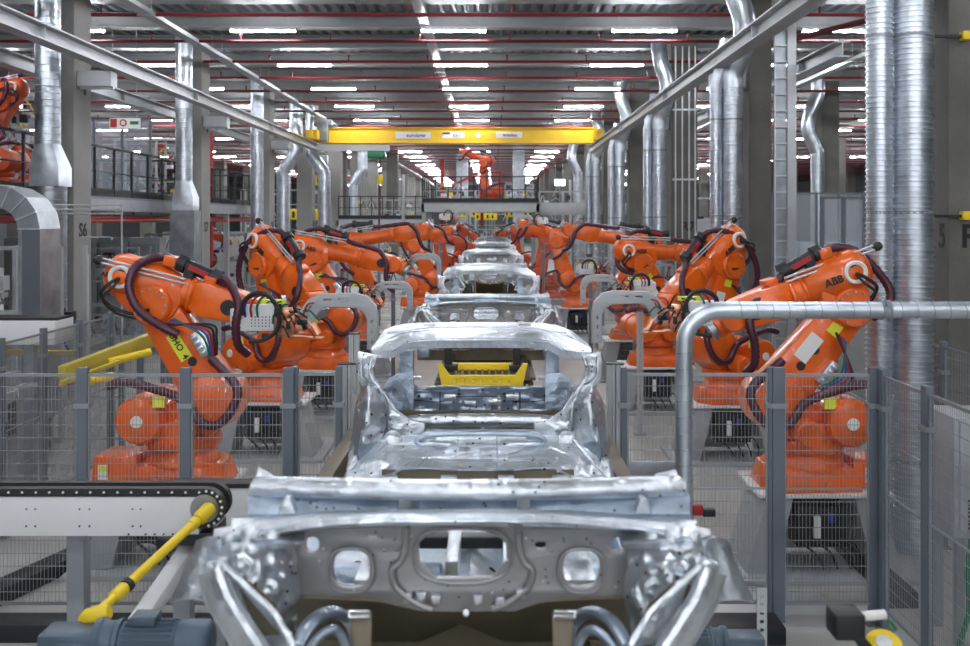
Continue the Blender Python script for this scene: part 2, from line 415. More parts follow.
plate_sign(-3.82, -2.42, 6.52, 6.78, [('eurolager', -3.0, 6.65, .2, 'ink2')])
sp = MB().box(-1.98, -1.1, -.27, -.255, 6.54, 6.78).build('sign_plate', 'paper', cr, smooth=0)
MB().box(-1.96, -1.66, -.285, -.27, 6.70, 6.77).build('black_bar', 'inkm', sp, smooth=0)
MB().text('3,2 t', .15, Matrix(((1, 0, 0, -1.42), (0, 0, -1, -.28), (0, 1, 0, 6.65), (0, 0, 0, 1)))).build('lettering', 'inkm', sp, smooth=0)
MB().disc((-.55, -.262, 6.65), (0, 1, 0), .1, .015, 16, .002).build('sign_disc', 'paper', cr)
plate_sign(.16, 1.2, 6.55, 6.77, [('kranbau', .72, 6.66, .17, 'ink2')])
hb = thing('chain_hoist', 'dark green chain hoist with yellow hook block hanging under the crane', 'hoist', (-4.6, 37.6, 0))
MB().box(-2.6, .5, -.1, .1, 6.05, 6.3).build('hoist_rail', 'white', hb, smooth=0)
MB().box(-.35, .35, -.2, .2, 5.75, 6.05).build('hoist_body', 'green', hb, bevel=.04); MB().box(.02, .25, -.1, .1, 4.7, 5.1).build('hook_block', 'yellow', hb, bevel=.03)
MB().cyl((.12, 0, 5.1), (.12, 0, 5.75), .02, n=6).cyl((.1, 0, 2.6), (.1, 0, 4.7), .04, n=6).build('chain', 'purple', hb)
# ------------------------------------------------------------------ ventilation ducts
def ridged(b, p0, p1, r, pitch=.055, h=.006, n=22):
    p0 = Vector(p0); p1 = Vector(p1); L = (p1-p0).length; k = max(1, int(L/pitch)); pr = [(0, r)]
    for i in range(k):
        t = (i+.5)*L/k; pr += [(t-.012, r), (t-.006, r+h), (t+.006, r+h), (t+.012, r)]
    pr.append((L, r)); return b.lathe(p0, p1-p0, pr, n)
def bent(b, pts, r, n=18, k=6): return b.sweep(spline(pts, k), r, n)
# left row
lab = ['silver spiral duct with square taper hood beside column S6', 'silver spiral duct with square taper hood beside column S7', 'straight silver spiral duct beside column S8']
for k in range(3):
    y = YS[k]-.42; t = thing('spiral_duct', lab[k], 'duct', (-7.98 if k else -7.93, y, 0))
    zt = 4.65 if k == 0 else 4.3
    b = MB(); ridged(b, (0, 0, zt if k < 2 else 0), (0, 0, 8.05), .215, .12, .008); b.build('duct_pipe', 'galv', t)
    MB().cyl((0, 0, 6.6), (0, 0, 6.65), .25).build('clamp_ring', 'grey', t)
    if k < 2:
        b = MB(); n = 24; vs = []; 
        for (z, rr, q) in ((zt, .215, 0), (zt-.42, .26, 1), (zt-.75, .26, 1)):
            for i in range(n):
                a = 2*pi*i/n; c, s_ = cos(a), sin(a); m_ = max(abs(c), abs(s_)); rr2 = rr/(m_ if q else 1); vs.append((c*rr2+(.05 if q else 0), s_*rr2, z))
        fs = [(i*n+j, i*n+(j+1) % n, (i+1)*n+(j+1) % n, (i+1)*n+j) for i in range(2) for j in range(n)]
        b.add(vs, fs); b.build('taper_hood', 'galv', t)
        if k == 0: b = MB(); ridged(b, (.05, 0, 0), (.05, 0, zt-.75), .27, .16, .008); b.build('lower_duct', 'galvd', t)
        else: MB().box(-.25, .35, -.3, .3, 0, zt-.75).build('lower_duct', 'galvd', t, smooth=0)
# small bent ducts by columns S9, S10
for k, (x, y, s_, lb) in enumerate(((-8.3, 37.5, 1, 'bent silver duct stepping sideways just before column S9'), (-6.9, 38.8, -1, 'bent silver duct behind the end of the crane runway'), (-7.45, 50.6, 1, 'slim bent silver duct on the dark pillar behind the crane girder'))):
    b = MB(); bent(b, [(.5*s_, 0, 8), (.5*s_, 0, 6.3), (.45*s_, 0, 5.9), (.05*s_, 0, 5.3), (0, 0, 4.9), (0, 0, 2), (0, 0, 0)], .26); o = b.build('bent_duct', 'galv'); o.location = (x, y, 0); tag(o, lb, 'duct')
struct(MB().box(-8.6, -7.9, 51.1, 51.7, 0, 8.05).build('concrete_column', 'conc', smooth=0)); struct(MB().box(-8.6, -7.8, 58.4, 59, 0, 8.05).build('concrete_column', 'concl', smooth=0))
# right row: pairs
rl = ['beside column R5', 'beside the pillar with the cable ladder', 'beside column R7', 'two pillars beyond the cable ladder pillar', 'three pillars beyond the cable ladder pillar']
for k in range(5):
    y = YRr[k]-.4
    if k: y += .25
    for j, (dx, r) in enumerate(((4.40 if k else 4.2, .19), (4.10 if k else 3.87, .11 if k else .125))):
        t = thing('spiral_duct', ('wide' if j == 0 else 'slim')+' ridged silver duct '+rl[k], 'duct', (dx, y, 0))
        b = MB()
        if k == 0: ridged(b, (0, 0, 0), (0, 0, 8), r, .052, .011, 28)
        else:
            ridged(b, (0, 0, .0), (0, 0, 5.75), r, .08 if k < 3 else .16, .008, 18)
        b.build('duct_pipe', 'galv', t)
        if k and j == 0: MB().sweep(spline([(0, 0, 5.7), (0, 0, 6.0), (.16, -.1, 6.45), (.2, -.12, 6.9), (.05, -.1, 7.4), (.0, 0, 7.9), (.0, 0, 8.05)], 5), r*1.1, 18).build('duct_bend', 'galv', t)
        if k and j == 1: MB().sweep(spline([(0, 0, 5.7), (.1, 0, 6.2), (.2, .1, 6.6)], 5), r, 14).build('duct_bend', 'galv', t)
        for z in (.9, 3.36, 5.12): MB().cyl((0, 0, z), (0, 0, z+.03), r+.012, n=20).build('clamp_ring', 'grey', t)
# far bent ducts right
for x, y, lb in ((10.7, 31, 'bent silver duct on the far pillar behind the clear screens'), (4.15, 45.5, 'slim bent silver duct at the end of the crane runway')):
    b = MB(); bent(b, [(0, 0, 8), (0, 0, 7.4), (-.25, 0, 6.8), (-.3, 0, 6.2), (-.05, 0, 5.6), (0, 0, 5), (0, 0, 0)], .22); o = b.build('bent_duct', 'galv'); o.location = (x, y, 0); tag(o, lb, 'duct')
# horizontal duct ahead: large pipe bending down in front of the fence
t = thing('extraction_pipe', 'silver pipe crossing in front of the fence and bending down to the floor', 'pipe', (0, 6.2, 0))
P = at(684, 400, 6.2).x; Zt = at(0, 310, 6.2).z
pts = [(6.0, 0, Zt), (4.0, 0, Zt), (2.0, 0, Zt), (P+.28, 0, Zt)]+[(P+.24*(1-sin(a)), 0, Zt-.24*(1-cos(a))) for a in [R(8+9*i) for i in range(9)]]+[(P, 0, Zt-.3), (P, 0, 1.2), (P, 0, 0)]
MB().sweep(pts, .056, 20).build('pipe_run', 'galv', t)
b = MB()
for i in range(24):
    z = .2+i*.105
    if z < Zt-.3: b.sweep([Vector((P+.058*cos(a), .058*sin(a), z+.035*a/6.28)) for a in [2*pi*q/18 for q in range(19)]], .0025, 5)
for i in range(34):
    x = P+.35+i*.105; b.sweep([Vector((x+.03*a/6.28, .058*cos(a), Zt+.058*sin(a))) for a in [2*pi*q/18 for q in range(19)]], .0025, 5)
b.build('spiral_seam', 'galvd', t)
xb = at(885, 0, 6.2).x
MB().lathe((xb-.03, 0, Zt), (1, 0, 0), [(0, .056), (.0, .066), (.012, .066), (.014, .06), (.046, .06), (.048, .066), (.06, .066), (.06, .056)], 24).box(xb-.012, xb+.012, -.07, .0, Zt+.03, Zt+.065).build('coupling_clamp', 'grey', t)
# ------------------------------------------------------------------ mezzanines and railings
def railing(b, p0, p1, h=1.1, n=8):
    p0 = Vector(p0); p1 = Vector(p1)
    for i in range(n+1):
        q = p0.lerp(p1, i/n); b.bar(q, q+Vector((0, 0, h)), .05, .05)
    for k in range(1, 2): b.bar(p0+Vector((0, 0, h*.5)), p1+Vector((0, 0, h*.5)), .03, .03)
    b.bar(p0+Vector((0, 0, h)), p1+Vector((0, 0, h)), .05, .05); d = (p1-p0); b.bar(p0+Vector((0, 0, .09)), p1+Vector((0, 0, .09)), .02 if abs(d.y) > abs(d.x) else .02, .02)
    return b
def kick(b, p0, p1):
    p0 = Vector(p0); p1 = Vector(p1); d = (p1-p0).normalized(); q = d.cross(Vector((0, 0, 1)))*.01
    return b.add([p0-q, p1-q, p1+q, p0+q]+[v+Vector((0, 0, .18)) for v in (p0-q, p1-q, p1+q, p0+q)], [(0, 3, 2, 1), (4, 5, 6, 7), (0, 1, 5, 4), (1, 2, 6, 5), (2, 3, 7, 6), (3, 0, 4, 7)])
def mezz(label, x0, x1, y0, y1, z, rails, th=.27):
    t = thing('mezzanine_platform', label, 'platform', (0, 0, 0))
    b = MB(); b.box(x0, x1, y0, y1, z-.05, z)
    b.build('deck_plate', 'grey', t, smooth=0)
    b = MB(); b.box(x0, x1, y0, y0+.12, z-th-.05, z-.05); b.box(x0, x1, y1-.12, y1, z-th-.05, z-.05); b.box(x0, x0+.12, y0, y1, z-th-.05, z-.05); b.box(x1-.12, x1, y0, y1, z-th-.05, z-.05)
    b.build('edge_beam', 'rail', t, smooth=0)
    for X in (x0+.1, x1-.1):
        for Y in (y0+.1, (y0+y1)/2, y1-.1): MB().box(X-.08, X+.08, Y-.08, Y+.08, 0, z-.05).build('support_post', 'offwhite', t, smooth=0)
    for p0, p1, n in rails:
        o = railing(MB(), p0, p1, n=n).build('railing', 'black', t, smooth=0); kick(MB(), p0, p1).build('kick_plate', 'black', o, smooth=0)
    return t
zm = 3.82
mezz('raised platform with black railing between columns S6 and S7', -15, -8.62, 10, 25.9, zm, [((-8.66, 10.1, zm), (-8.66, 25.8, zm), 15), ((-15, 25.8, zm), (-8.66, 25.8, zm), 6)])
mezz('raised platform with black railing beyond column S7', -15, -8.62, 27.3, 34.6, zm, [((-8.66, 27.4, zm), (-8.66, 34.5, zm), 8), ((-14, 34.5, zm), (-8.66, 34.5, zm), 7)])
zc = at(0, 203, 40).z
mezz('raised platform with black railing above the end of the car line', -3.0, 2.0, 40, 44, zc+.02, [((-2.95, 40.1, zc+.02), (1.95, 40.1, zc+.02), 9), ((-2.95, 40.1, zc+.02), (-2.95, 43.9, zc+.02), 3), ((1.95, 40.1, zc+.02), (1.95, 43.9, zc+.02), 3)], .35)
mezz('low long platform with black railing behind the bent ducts', -7.6, -3.1, 46, 50, 3.35, [((-7.5, 46.1, 3.35), (-3.2, 46.1, 3.35), 8)])
bx = MB(); bx.box(2.0, 6.8, 40.4, 40.7, zc-.5, zc+.0); tag(bx.build('bridge_beam', 'rail', bevel=.01), 'pale grey bridge beam from the platform to the R columns', 'beam')
for y0, y1, x, lb in ((9, 26, -8.9, 'red pipe running under the platform edge between columns S6 and S7'), (26.5, 36, -8.9, 'red pipe running under the platform edge beyond column S7')):
    b = MB(); b.cyl((x, y0, 3.35), (x, y1, 3.35), .07, n=10); b.cyl((x+.2, y0, 3.28), (x+.2, y1, 3.28), .04, n=8)
    for i in range(int((y1-y0)/1.2)): b.cyl((x, y0+1.2*i, 3.25), (x, y0+1.2*i, 3.5), .02, n=6)
    tag(b.build('red_pipe', 'redb'), lb, 'pipe')
tag(MB().bar((-9.0, 30, 2), (-9.0, 30, 6.6), .22, .22).build('red_post', 'redb'), 'tall orange-red steel post on the platform beyond column S7', 'post')
# ------------------------------------------------------------------ robots
def rotY(a):        # rotate so that +X tips up by a (in XZ plane)
    return Matrix.Rotation(-a, 4, 'Y')
def robot(label, X, Y, base_z, yaw, a2, a3, wp=0., side=-1, base_yaw=None, L=1.13, loop='A', full=True, m='orange', group=None, sc=1., plates=True, wlen=1.02, bk=.27, vr=.22, rods=.45, cbx=.64):
    """a2: lower arm lean (+ forward), a3: pitch of the forearm, wp: pitch of the wrist flange. side: lateral side with ring, cables"""
    t = thing('industrial_robot', label, 'robot', (X, Y, base_z), 0, group)
    by = yaw if base_yaw is None else base_yaw
    B = Matrix.Rotation(by, 4, 'Z'); T = Matrix.Rotation(yaw, 4, 'Z')
    # base casting
    b = MB(B)
    b.add([(x, y, 0) for x, y in ((-.42, -.36), (.30, -.40), (.48, -.2), (.48, .2), (.30, .40), (-.42, .36))]+[(x*.86, y*.86, .2) for x, y in ((-.42, -.36), (.30, -.40), (.48, -.2), (.48, .2), (.30, .40), (-.42, .36))],
          [(5, 4, 3, 2, 1, 0), (6, 7, 8, 9, 10, 11)]+[(i, (i+1) % 6, (i+1) % 6+6, i+6) for i in range(6)])
    b.lathe((0, 0, .18), (0, 0, 1), [(0, .36), (.05, .35), (.1, .31), (.14, .31)], 28)
    for i in range(8):
        a = 2*pi*i/8+.3; b.box(cos(a)*.36-.04, cos(a)*.36+.04, sin(a)*.36-.04, sin(a)*.36+.04, 0, .1)
    base = b.build('base', m, t, bevel=.012)
    b = MB(B); b.box(-cbx, -.36, -.24, .24, .02, .27, .02, .02); b.build('connector_box', m, t, bevel=.015)
    if full:
        p = MB(B).box(-cbx+.07, -cbx+.16, side*.243-.002, side*.243+.002, .06, .2).build('rating_label', 'paper', base, smooth=0)
        MB(B).box(-cbx+.08, -cbx+.15, side*.246-.002, side*.246+.002, .14, .19).build('warning_triangle', 'ylabel', p, smooth=0)
    # turret
    b = MB(T); b.lathe((0, 0, .32), (0, 0, 1), [(0, .33), (.04, .36), (.12, .36), (.16, .30)], 32)
    b.prism([(-.36, .44), (.30, .44), (.50, .62), (.56, .80), (.44, .98), (.24, .98), (.05, .80), (-.28, .72)], -.20, .20)
    b.prism([(-.2, .46), (.2, .46), (.12, .60), (-.14, .62)], -.3, .3)
    b.build('turret', m, t, bevel=.03)
    b = MB(T); b.lathe((-.30, 0, .64), (0, 1, 0), [(-.42, .12), (-.40, .20), (-.36, .225), (-.12, .225), (-.1, .2), (.1, .2), (.12, .225), (.36, .225), (.40, .2), (.42, .12)], 28)
    dr = b.build('balancer_drum', m, t)
    if full:
        MB(T).disc((-.30, side*.425, .64), (0, 1, 0), .055, .02, 20, .004).build('drum_badge', 'paper', dr)
        MB(T).box(-.16, -.05, side*.385-.02, side*.385+.0, .77, .87).build('warning_label', 'ylabel', dr, smooth=0)
    b = MB(T); b.lathe((.32, 0, .78), (0, 1, 0), [(-.30, .17), (-.27, .25), (-.18, .27), (.18, .27), (.27, .25), (.30, .17)], 30); b.build('shoulder_gearbox', m, t)
    b = MB(T); b.lathe((.12, side*.28, .56), (0, side, 0), [(0, .12), (.2, .12), (.21, .10), (.26, .10)], 20); b.lathe((.1, -side*.26, .66), (0, -side, 0), [(0, .11), (.24, .11), (.25, .08)], 18); each(b, 'servo_motor', m, t)
    # lower arm
    J2 = Vector((.32, 0, .78)); J3 = J2+Vector((sin(a2)*L, 0, cos(a2)*L))
    b = MB(T); b.capsule((J2.x, J2.z), (J3.x, J3.z), .25, .19, -.13, .13, 10)
    arm = b.build('lower_arm', m, t, bevel=.03)
    d = (J3-J2).normalized(); pr = Vector((d.z, 0, -d.x))
    b = MB(T)
    for s_ in (-1, 1): b.disc(tuple(J3+Vector((0, s_*.17, 0))), (0, 1, 0), .19, .10, 28, .02)
    each(b, 'elbow_flange', m, t)
    if full:
        for u, w in ((.42, .03), (.62, .02)): MB(T).disc(tuple(J2+d*u+pr*w+Vector((0, side*.128, 0))), (0, 1, 0), .045, .012, 16, .002).build('bolt_recess', 'dark', arm)
        TT = T @ frame(J2+d*.75+Vector((0, side*.14, 0)), pr, Vector((0, 1, 0)), -d)
        lb = MB(TT).box(-.13, .0, -.14, .14, -.004, .004) if False else None
        lm = MB(T @ frame(J2+d*.62+Vector((0, side*.133, 0)), pr*side*-1, Vector((0, side, 0)), d))
        if plates == 'Y':
            q = lm.box(-.06, .06, -.15, .13, -.003, .003).build('caution_label', 'ylabel', arm, smooth=0)
            MB(T @ frame(J2+d*.62+Vector((0, side*.138, 0)), -d, Vector((0, side, 0)), pr*-side)).text('OHO  4', .085, Matrix.Identity(4), .003).build('lettering', 'inkm', q, smooth=0)
        elif plates:
            lm.box(-.15, -.01, -.16, .12, -.003, .003).build('data_plate', 'paper', arm, smooth=0)
            MB(T @ frame(J2+d*.9+Vector((0, side*.133, 0)), pr, Vector((0, side, 0)), d)).box(-.06, .05, -.07, .07, -.003, .003).build('caution_label', 'ylabel', arm, smooth=0)
    # forearm frame
    A = T @ Matrix.Translation(J3) @ rotY(a3)
    b = MB(A); v = vr; q0 = -bk-.2
    b.lathe((q0, 0, v), (1, 0, 0), [(0, .07), (.02, .14), (.07, .195), (.15, .22), (.40+bk*.3, .215), (.47+bk*.3, .18), (.62+bk*.3, .145)], 28)
    b.prism([(q0+.12, .10), (min(q0+.2, -.2), -.04), (-.1, -.17), (.12, -.17), (.22, -.05), (.26, .08), (.22, .3), (q0+.16, .36)], -.16, .16)
    up = b.build('upper_arm_housing', m, t, bevel=.02)
    b = MB(A); b.lathe((.05, 0, v-.01), (1, 0, 0), [(0, .15), (wlen-.75, .135), (wlen-.73, .155), (wlen-.69, .155), (wlen-.64, .13)], 24); b.build('forearm_tube', m, t)
    b = MB(A)
    x0, x1 = wlen-.60, wlen-.02
    b.add([(x0, -.13, v-.13), (x0, .13, v-.13), (x0, .13, v+.12), (x0, -.13, v+.12), (x0+.14, -.17, v-.19), (x0+.14, .17, v-.19), (x0+.14, .17, v+.15), (x0+.14, -.17, v+.15),
           (x1, -.165, v-.16), (x1, .165, v-.16), (x1, .165, v+.12), (x1, -.165, v+.12)],
          [(0, 3, 2, 1), (8, 9, 10, 11), (0, 1, 5, 4), (1, 2, 6, 5), (2, 3, 7, 6), (3, 0, 4, 7), (4, 5, 9, 8), (5, 6, 10, 9), (6, 7, 11, 10), (7, 4, 8, 11)])
    fk = b.build('wrist_fork', m, t, bevel=.03)
    if full:
        b = MB(T)
        for q in range(12):
            a = 2*pi*q/12
            for cc, rr_ in ((J3, .15), (J2, .21)):
                p = cc+Vector((cos(a)*rr_, side*(.222 if cc is J3 else .272), sin(a)*rr_)); b.cyl(p, p+Vector((0, side*.010, 0)), .013, n=6)
        b.build('flange_bolt', 'galvd', t)['kind'] = 'stuff'
        b = MB(A); b.lathe((wlen-.62, 0, v-.02), (1, 0, 0), [(0, .155), (.02, .175), (.05, .175), (.06, .16)], 24); b.box(-.02, .10, -.10, .10, v+.2, v+.30); b.box(wlen-.5, wlen-.38, -.1, .1, v+.14, v+.20); each(b, 'casting_rib', m, t, bevel=.008)
        MB(A).lathe((x1-.17, side*.175, v-.03), (0, -side, 0), [(0, .075), (.02, .07)], 18).build('pocket_shade_disc', 'dark', fk)  # dark disc paints the shade of the pocket in the fork's side
        r = MB(A); r.lathe((-bk, side*.175, v+.01), (0, side, 0), [(0, .11), (.05, .11), (.06, .10), (.05, .075), (.02, .07)], 26); rg = r.build('axis_ring', 'paper', up)
        MB(A).disc((-bk, side*.198, v+.01), (0, 1, 0), .072, .02, 20, .002).build('ring_hollow', 'dark', rg)
        Tt = A @ frame(Vector((-bk-.125 if plates == 'Y' else -bk+.22, side*(.212 if plates == 'Y' else .222), v-.0)), Vector((-side, 0, 0)), Vector((0, side, 0)), Vector((0, 0, 1)))
        MB().text('ABB', .10 if plates != 'Y' else .06, Tt, .008).build('lettering', 'inkm', up, smooth=0)
        b = MB(A); b.sweep(spline([(-bk, side*.2, v), (-bk-.04, side*.3, v-.05), (-bk-.12, side*.26, v-.18), (-bk-.02, side*.2, v-.28), (-bk+.2, side*.2, v-.3), (-bk+.35, side*.22, v-.22)], 6), .017, 8)
        b.sweep(spline([(-bk, side*.2, v), (-bk, side*.32, v-.08), (-bk-.08, side*.28, v-.22), (-bk+.05, side*.2, v-.33), (-bk+.3, side*.2, v-.33)], 6), .013, 8); b.build('signal_cable', 'dark', t)
    # wrist
    W = A @ Matrix.Translation((wlen+.02, 0, v-.02)) @ rotY(wp)
    b = MB(W); b.lathe((0, -.17, 0), (0, 1, 0), [(0, .11), (.02, .13), (.32, .13), (.34, .11)], 22); b.lathe((0, 0, 0), (1, 0, 0), [(0, .12), (.17, .12), (.18, .1)], 22); b.build('wrist', m, t)
    b = MB(W); b.lathe((.18, 0, 0), (1, 0, 0), [(0, .09), (.03, .09), (.03, .11), (.06, .11)], 20); b.build('tool_flange', 'galvd', t)
    # dress pack
    y_ = side*.24; C = []
    if loop == 'A': C = [(.14, 0, .43), (-.02, side*.02, .45), (-.14, side*.14, .41), (-.21, side*.26, .30), (-.19, side*.31, .12), (-.05, side*.32, -.05), (.18, side*.29, -.15), (.34, side*.25, -.20)]
    if loop == 'B': C = [(.1, 0, .57), (-.09, 0, .56), (-.27, 0, .45), (-.39, side*.02, .2), (-.42, side*.05, .0), (-.32, side*.10, -.12), (-.15, side*.14, -.16)]
    if loop == 'C': C = [(.1, 0, .56), (-.08, side*.03, .54), (-.22, side*.1, .42), (-.32, side*.2, .2), (-.3, side*.25, -.05), (-.22, side*.24, -.3), (-.05, side*.2, -.5)]
    zb = C[0][2]; xs_ = C[0][0]; sl = -.12
    b = MB(A); b.sweep(spline(C, 8), .039, 12, corr=.006); b.build('dress_hose', 'purple', t)
    b = MB(A); b.sweep(spline([(xs_+.36, 0, zb-.06), (xs_+.46, side*.05, zb-.13), (wlen-.32, side*.10, .40), (wlen-.18, side*.18, .33), (wlen-.08, side*.24, .2), (wlen-.06, side*.25, .02), (wlen, side*.22, -.16), (wlen+.1, side*.15, -.24)], 8), .038, 12, corr=.006); b.build('wrist_hose', 'purple', t)
    b = MB(A); b.sweep([(xs_-.02, 0, zb+.0), (xs_, 0, zb), (xs_+.36, 0, zb-.06), (xs_+.38, 0, zb-.06)], .060, 14); b.box(xs_+.05, xs_+.14, -.06, .06, v+.1, zb-.02); b.lathe((xs_, 0, zb), (1, 0, -.16), [(-.04, .06), (-.04, .085), (.04, .085), (.04, .06)], 14); b.lathe((xs_+.34, 0, zb-.05), (1, 0, -.16), [(-.03, .06), (-.03, .085), (.05, .085), (.05, .06)], 14)
    hs = b.build('hose_bracket', 'black', t)
    if full: MB(A).bar((xs_+.08, side*.058, zb-.01), (xs_+.28, side*.058, zb-.045), .012, .05).build('red_strip', 'redb', hs, smooth=0)
    b = MB(A); ra, rb_ = (-.58, .27) if rods < .4 else (-.44, .5)
    for q in (-.03, .03): b.cyl((ra, side*(.22 if rods < .4 else .1), rods+q*.7), (rb_, side*(.22 if rods < .4 else .12), rods-.0+q*.7), .011, n=8)
    each(b, 'guide_rod', 'alu', t)
    MB(A).lathe((ra-.03, side*(.22 if rods < .4 else .1), rods), (1, 0, 0), [(0, .035), (.03, .045), (.07, .04)], 14).build('rod_stop', 'dark', t)
    # turret hose
    b = MB(T); b.sweep(spline([(-.62, side*.3, .95), (-.45, side*.28, .98), (-.2, side*.3, .93), (.1, side*.32, .82), (.25, side*.36, .64), (.42, side*.36, .60), (.56, side*.33, .75), (.58, side*.28, .95), tuple(J2+d*.35+pr*.22*1+Vector((0, side*.2, 0)))], 8), .040, 12, corr=.006); b.build('turret_hose', 'purple', t)
    if full:
        for i, mm in enumerate(('green', 'blue', 'redb', 'dark', 'dark')):
            e = J3+pr*.0+Vector((0, side*.2, 0)); b = MB(T)
            pr = Vector((d.z, 0, -d.x))*(1 if side < 0 else -1); s0 = J2+d*(.35)+pr*(.2+.02*i)+Vector((0, side*(.19), 0)); mid = J2+d*(.62)+pr*(.26+.035*i)+Vector((0, side*.24, 0)); s1 = J2+d*.86+pr*(.12-.03*i)+Vector((0, side*.22, 0))
            b.sweep(spline([s0, s0.lerp(mid, .5)+pr*.03, mid, s1], 6), .012, 7); b.build('loose_cable', mm, t)
        b = MB(T @ frame(J2+d*.52+pr*.17, pr, Vector((0, side, 0)), d)); b.box(-.02, .06, -.12, .12, -.02, .2)
        for i in range(4): b.box(-.01, .05, -.1+i*.055, -.07+i*.055, .18, .24)
        b.build('cable_clamp_block', 'galv', t, bevel=.006)
    t.scale = (sc, sc, sc)
    return t, Matrix.Translation((X, Y, base_z)) @ W

def pedestal(label, X, Y, h, s=1., group=None, boxy=False, rz=0):
    t = thing('robot_pedestal', label, 'pedestal', (X, Y, 0), rz, group)
    MB().box(-.62, .62, -.42, .42, h-.035, h).build('top_plate', 'white', t, bevel=.004)
    b = MB()
    for sx in (-1, 1): b.prism([(sx*.28, h-.035), (sx*.52, h-.035), (sx*.72, .05), (sx*.45, .05)] if sx > 0 else [(-.52, h-.035), (-.28, h-.035), (-.45, .05), (-.72, .05)], -.34, .34)
    b.box(-.3, .3, .2, .3, .1, h-.04); b.build('flared_leg', 'offwhite', t, bevel=.008)
    MB().box(-.85, .85, -.5, .5, 0, .05).build('foot_plate', 'offwhite', t, bevel=.005)
    b = MB(); b.box(-.24, .24, -.3, -.02, .28, h-.14); cb = b.build('junction_box', 'dark', t, bevel=.01)
    b = MB()
    for i in range(4):
        x = -.2+.12*i; b.sweep(spline([(x, -.31, h-.2), (x-.05, -.38, h-.4), (x+.1, -.4, .25+.03*i), (x+.2, -.34, .1)], 6), .012, 6)
    b.build('loose_cable', 'black', t)
    MB().box(-.1, -.04, -.36, -.31, h-.42, h-.22).build('white_connector', 'paper', t, bevel=.006)
    MB().box(.03, .09, -.34, -.3, h-.28, h-.2).build('blue_connector', 'blue', t, bevel=.004)
    return t

def weld_gun(label, X, Y, Z, mir=1, s=1., rz=0., rich=True, arch_d=(0.95)):
    t = thing('welding_gun', label, 'welding gun', (X, Y, Z), rz)
    S = Matrix.Diagonal((mir*s, s, s, 1))
    # servo body
    MB(S).box(-.24, .14, -.09, .09, -.16, .10).box(-.30, -.24, -.07, .07, -.12, .06).build('servo_body', 'white', t, bevel=.015)
    if rich:
        b = MB(S)
        for i in range(6):
            for j in range(4): b.cyl((-.08+i*.035, -.089, -.02-j*.03), (-.08+i*.035, -.094, -.02-j*.03), .007, n=6)
        b.build('screw_head', 'inkm', t)['kind'] = 'stuff'
        MB(S).box(-.02, .22, .0, .1, .10, .14).build('marking_strip', 'ylabel', t, smooth=0)
    MB(S).box(.14, .34, -.07, .07, -.2, .0).box(.2, .3, -.09, .09, -.04, .06).box(.28, .50, -.05, .05, -.17, -.1).build('transformer_block', 'copper', t, bevel=.012)
    b = MB(S); b.sweep(spline([(.3, -.02, .0), (.42, -.02, -.02), (.5, -.02, -.1), (.56, -.02, -.2)], 5), .032, 8, ry=.04)
    b.sweep([(.2, -.02, -.2), (.6, -.02, -.235), (.62, -.02, -.23)], .02, 8); b.build('electrode_arm', 'copper', t)
    # c-frame arch
    O = [(.36, -.05), (.38, .02), (.47, .14), (.56, .19), (.92, .20), (1.04, .17), (1.12, .08), (1.14, -.02), (1.14, -.34), (1.05, -.34), (1.05, -.04), (1.01, .03), (.94, .07), (.66, .08), (.58, .05), (.53, -.02), (.50, -.10), (.42, -.16)]
    H = [[(.60, .125), (.70, .13), (.70, .16), (.62, .16)], [(.76, .13), (.87, .13), (.87, .16), (.76, .16)], [(.45, .0), (.51, .08), (.49, .1), (.43, .02)], [(1.08, -.05), (1.11, -.05), (1.11, -.10), (1.08, -.10)], [(1.08, -.15), (1.11, -.15), (1.11, -.20), (1.08, -.20)], [(1.08, -.25), (1.11, -.25), (1.11, -.30), (1.08, -.30)]]
    MB(S).plate(O, H, -.05, .10, .008).build('c_frame', 'offwhite', t)
    MB(S).cyl((1.095, 0, -.34), (1.095, 0, -.42), .018, .012, 10).build('electrode_tip', 'copper', t)
    b = MB(S); b.sweep(spline([(-.16, -.1, .0), (-.14, -.13, .14), (-.02, -.16, .22), (.12, -.16, .18), (.2, -.15, .02), (.18, -.14, -.14), (.05, -.12, -.24), (-.1, -.1, -.26)], 7), .022, 8); b.build('control_cable', 'dark', t)
    if rich:
        for i, mm in enumerate(('blue', 'redb', 'green')):
            x = -.14+i*.06; b = MB(S); b.sweep(spline([(x, -.09, -.02), (x, -.12, .08), (x+.05, -.13, .17), (x+.14, -.12, .2+.01*i)], 6), .012, 7); b.build('control_cable', mm, t)
        b = MB(S)
        for i in range(22):
            random.seed(i+3); p = Vector((.1+random.random()*.35, -.06, -.15+random.random()*.2)); q = p+Vector((random.uniform(-.15, .2), -.05, random.uniform(-.12, .16)))
            b.sweep(spline([p, p.lerp(q, .5)+Vector((0, -.06, .05)), q], 5), .009, 6)
        each(b, 'water_hose', 'green', t)
        for i, o_ in enumerate([x for x in t.children if x.name.startswith('water_hose')]): o_.data.materials[0] = M[('green', 'dark', 'redb', 'copper', 'dark')[i % 5]]

        b = MB(S); b.box(.26, .30, -.1, -.06, -.14, -.06); b.box(.36, .46, -.07, -.05, -.10, -.05); b.box(.02, .1, -.1, -.06, -.24, -.18); b.build('sensor_block', 'black', t, bevel=.004)
    return t

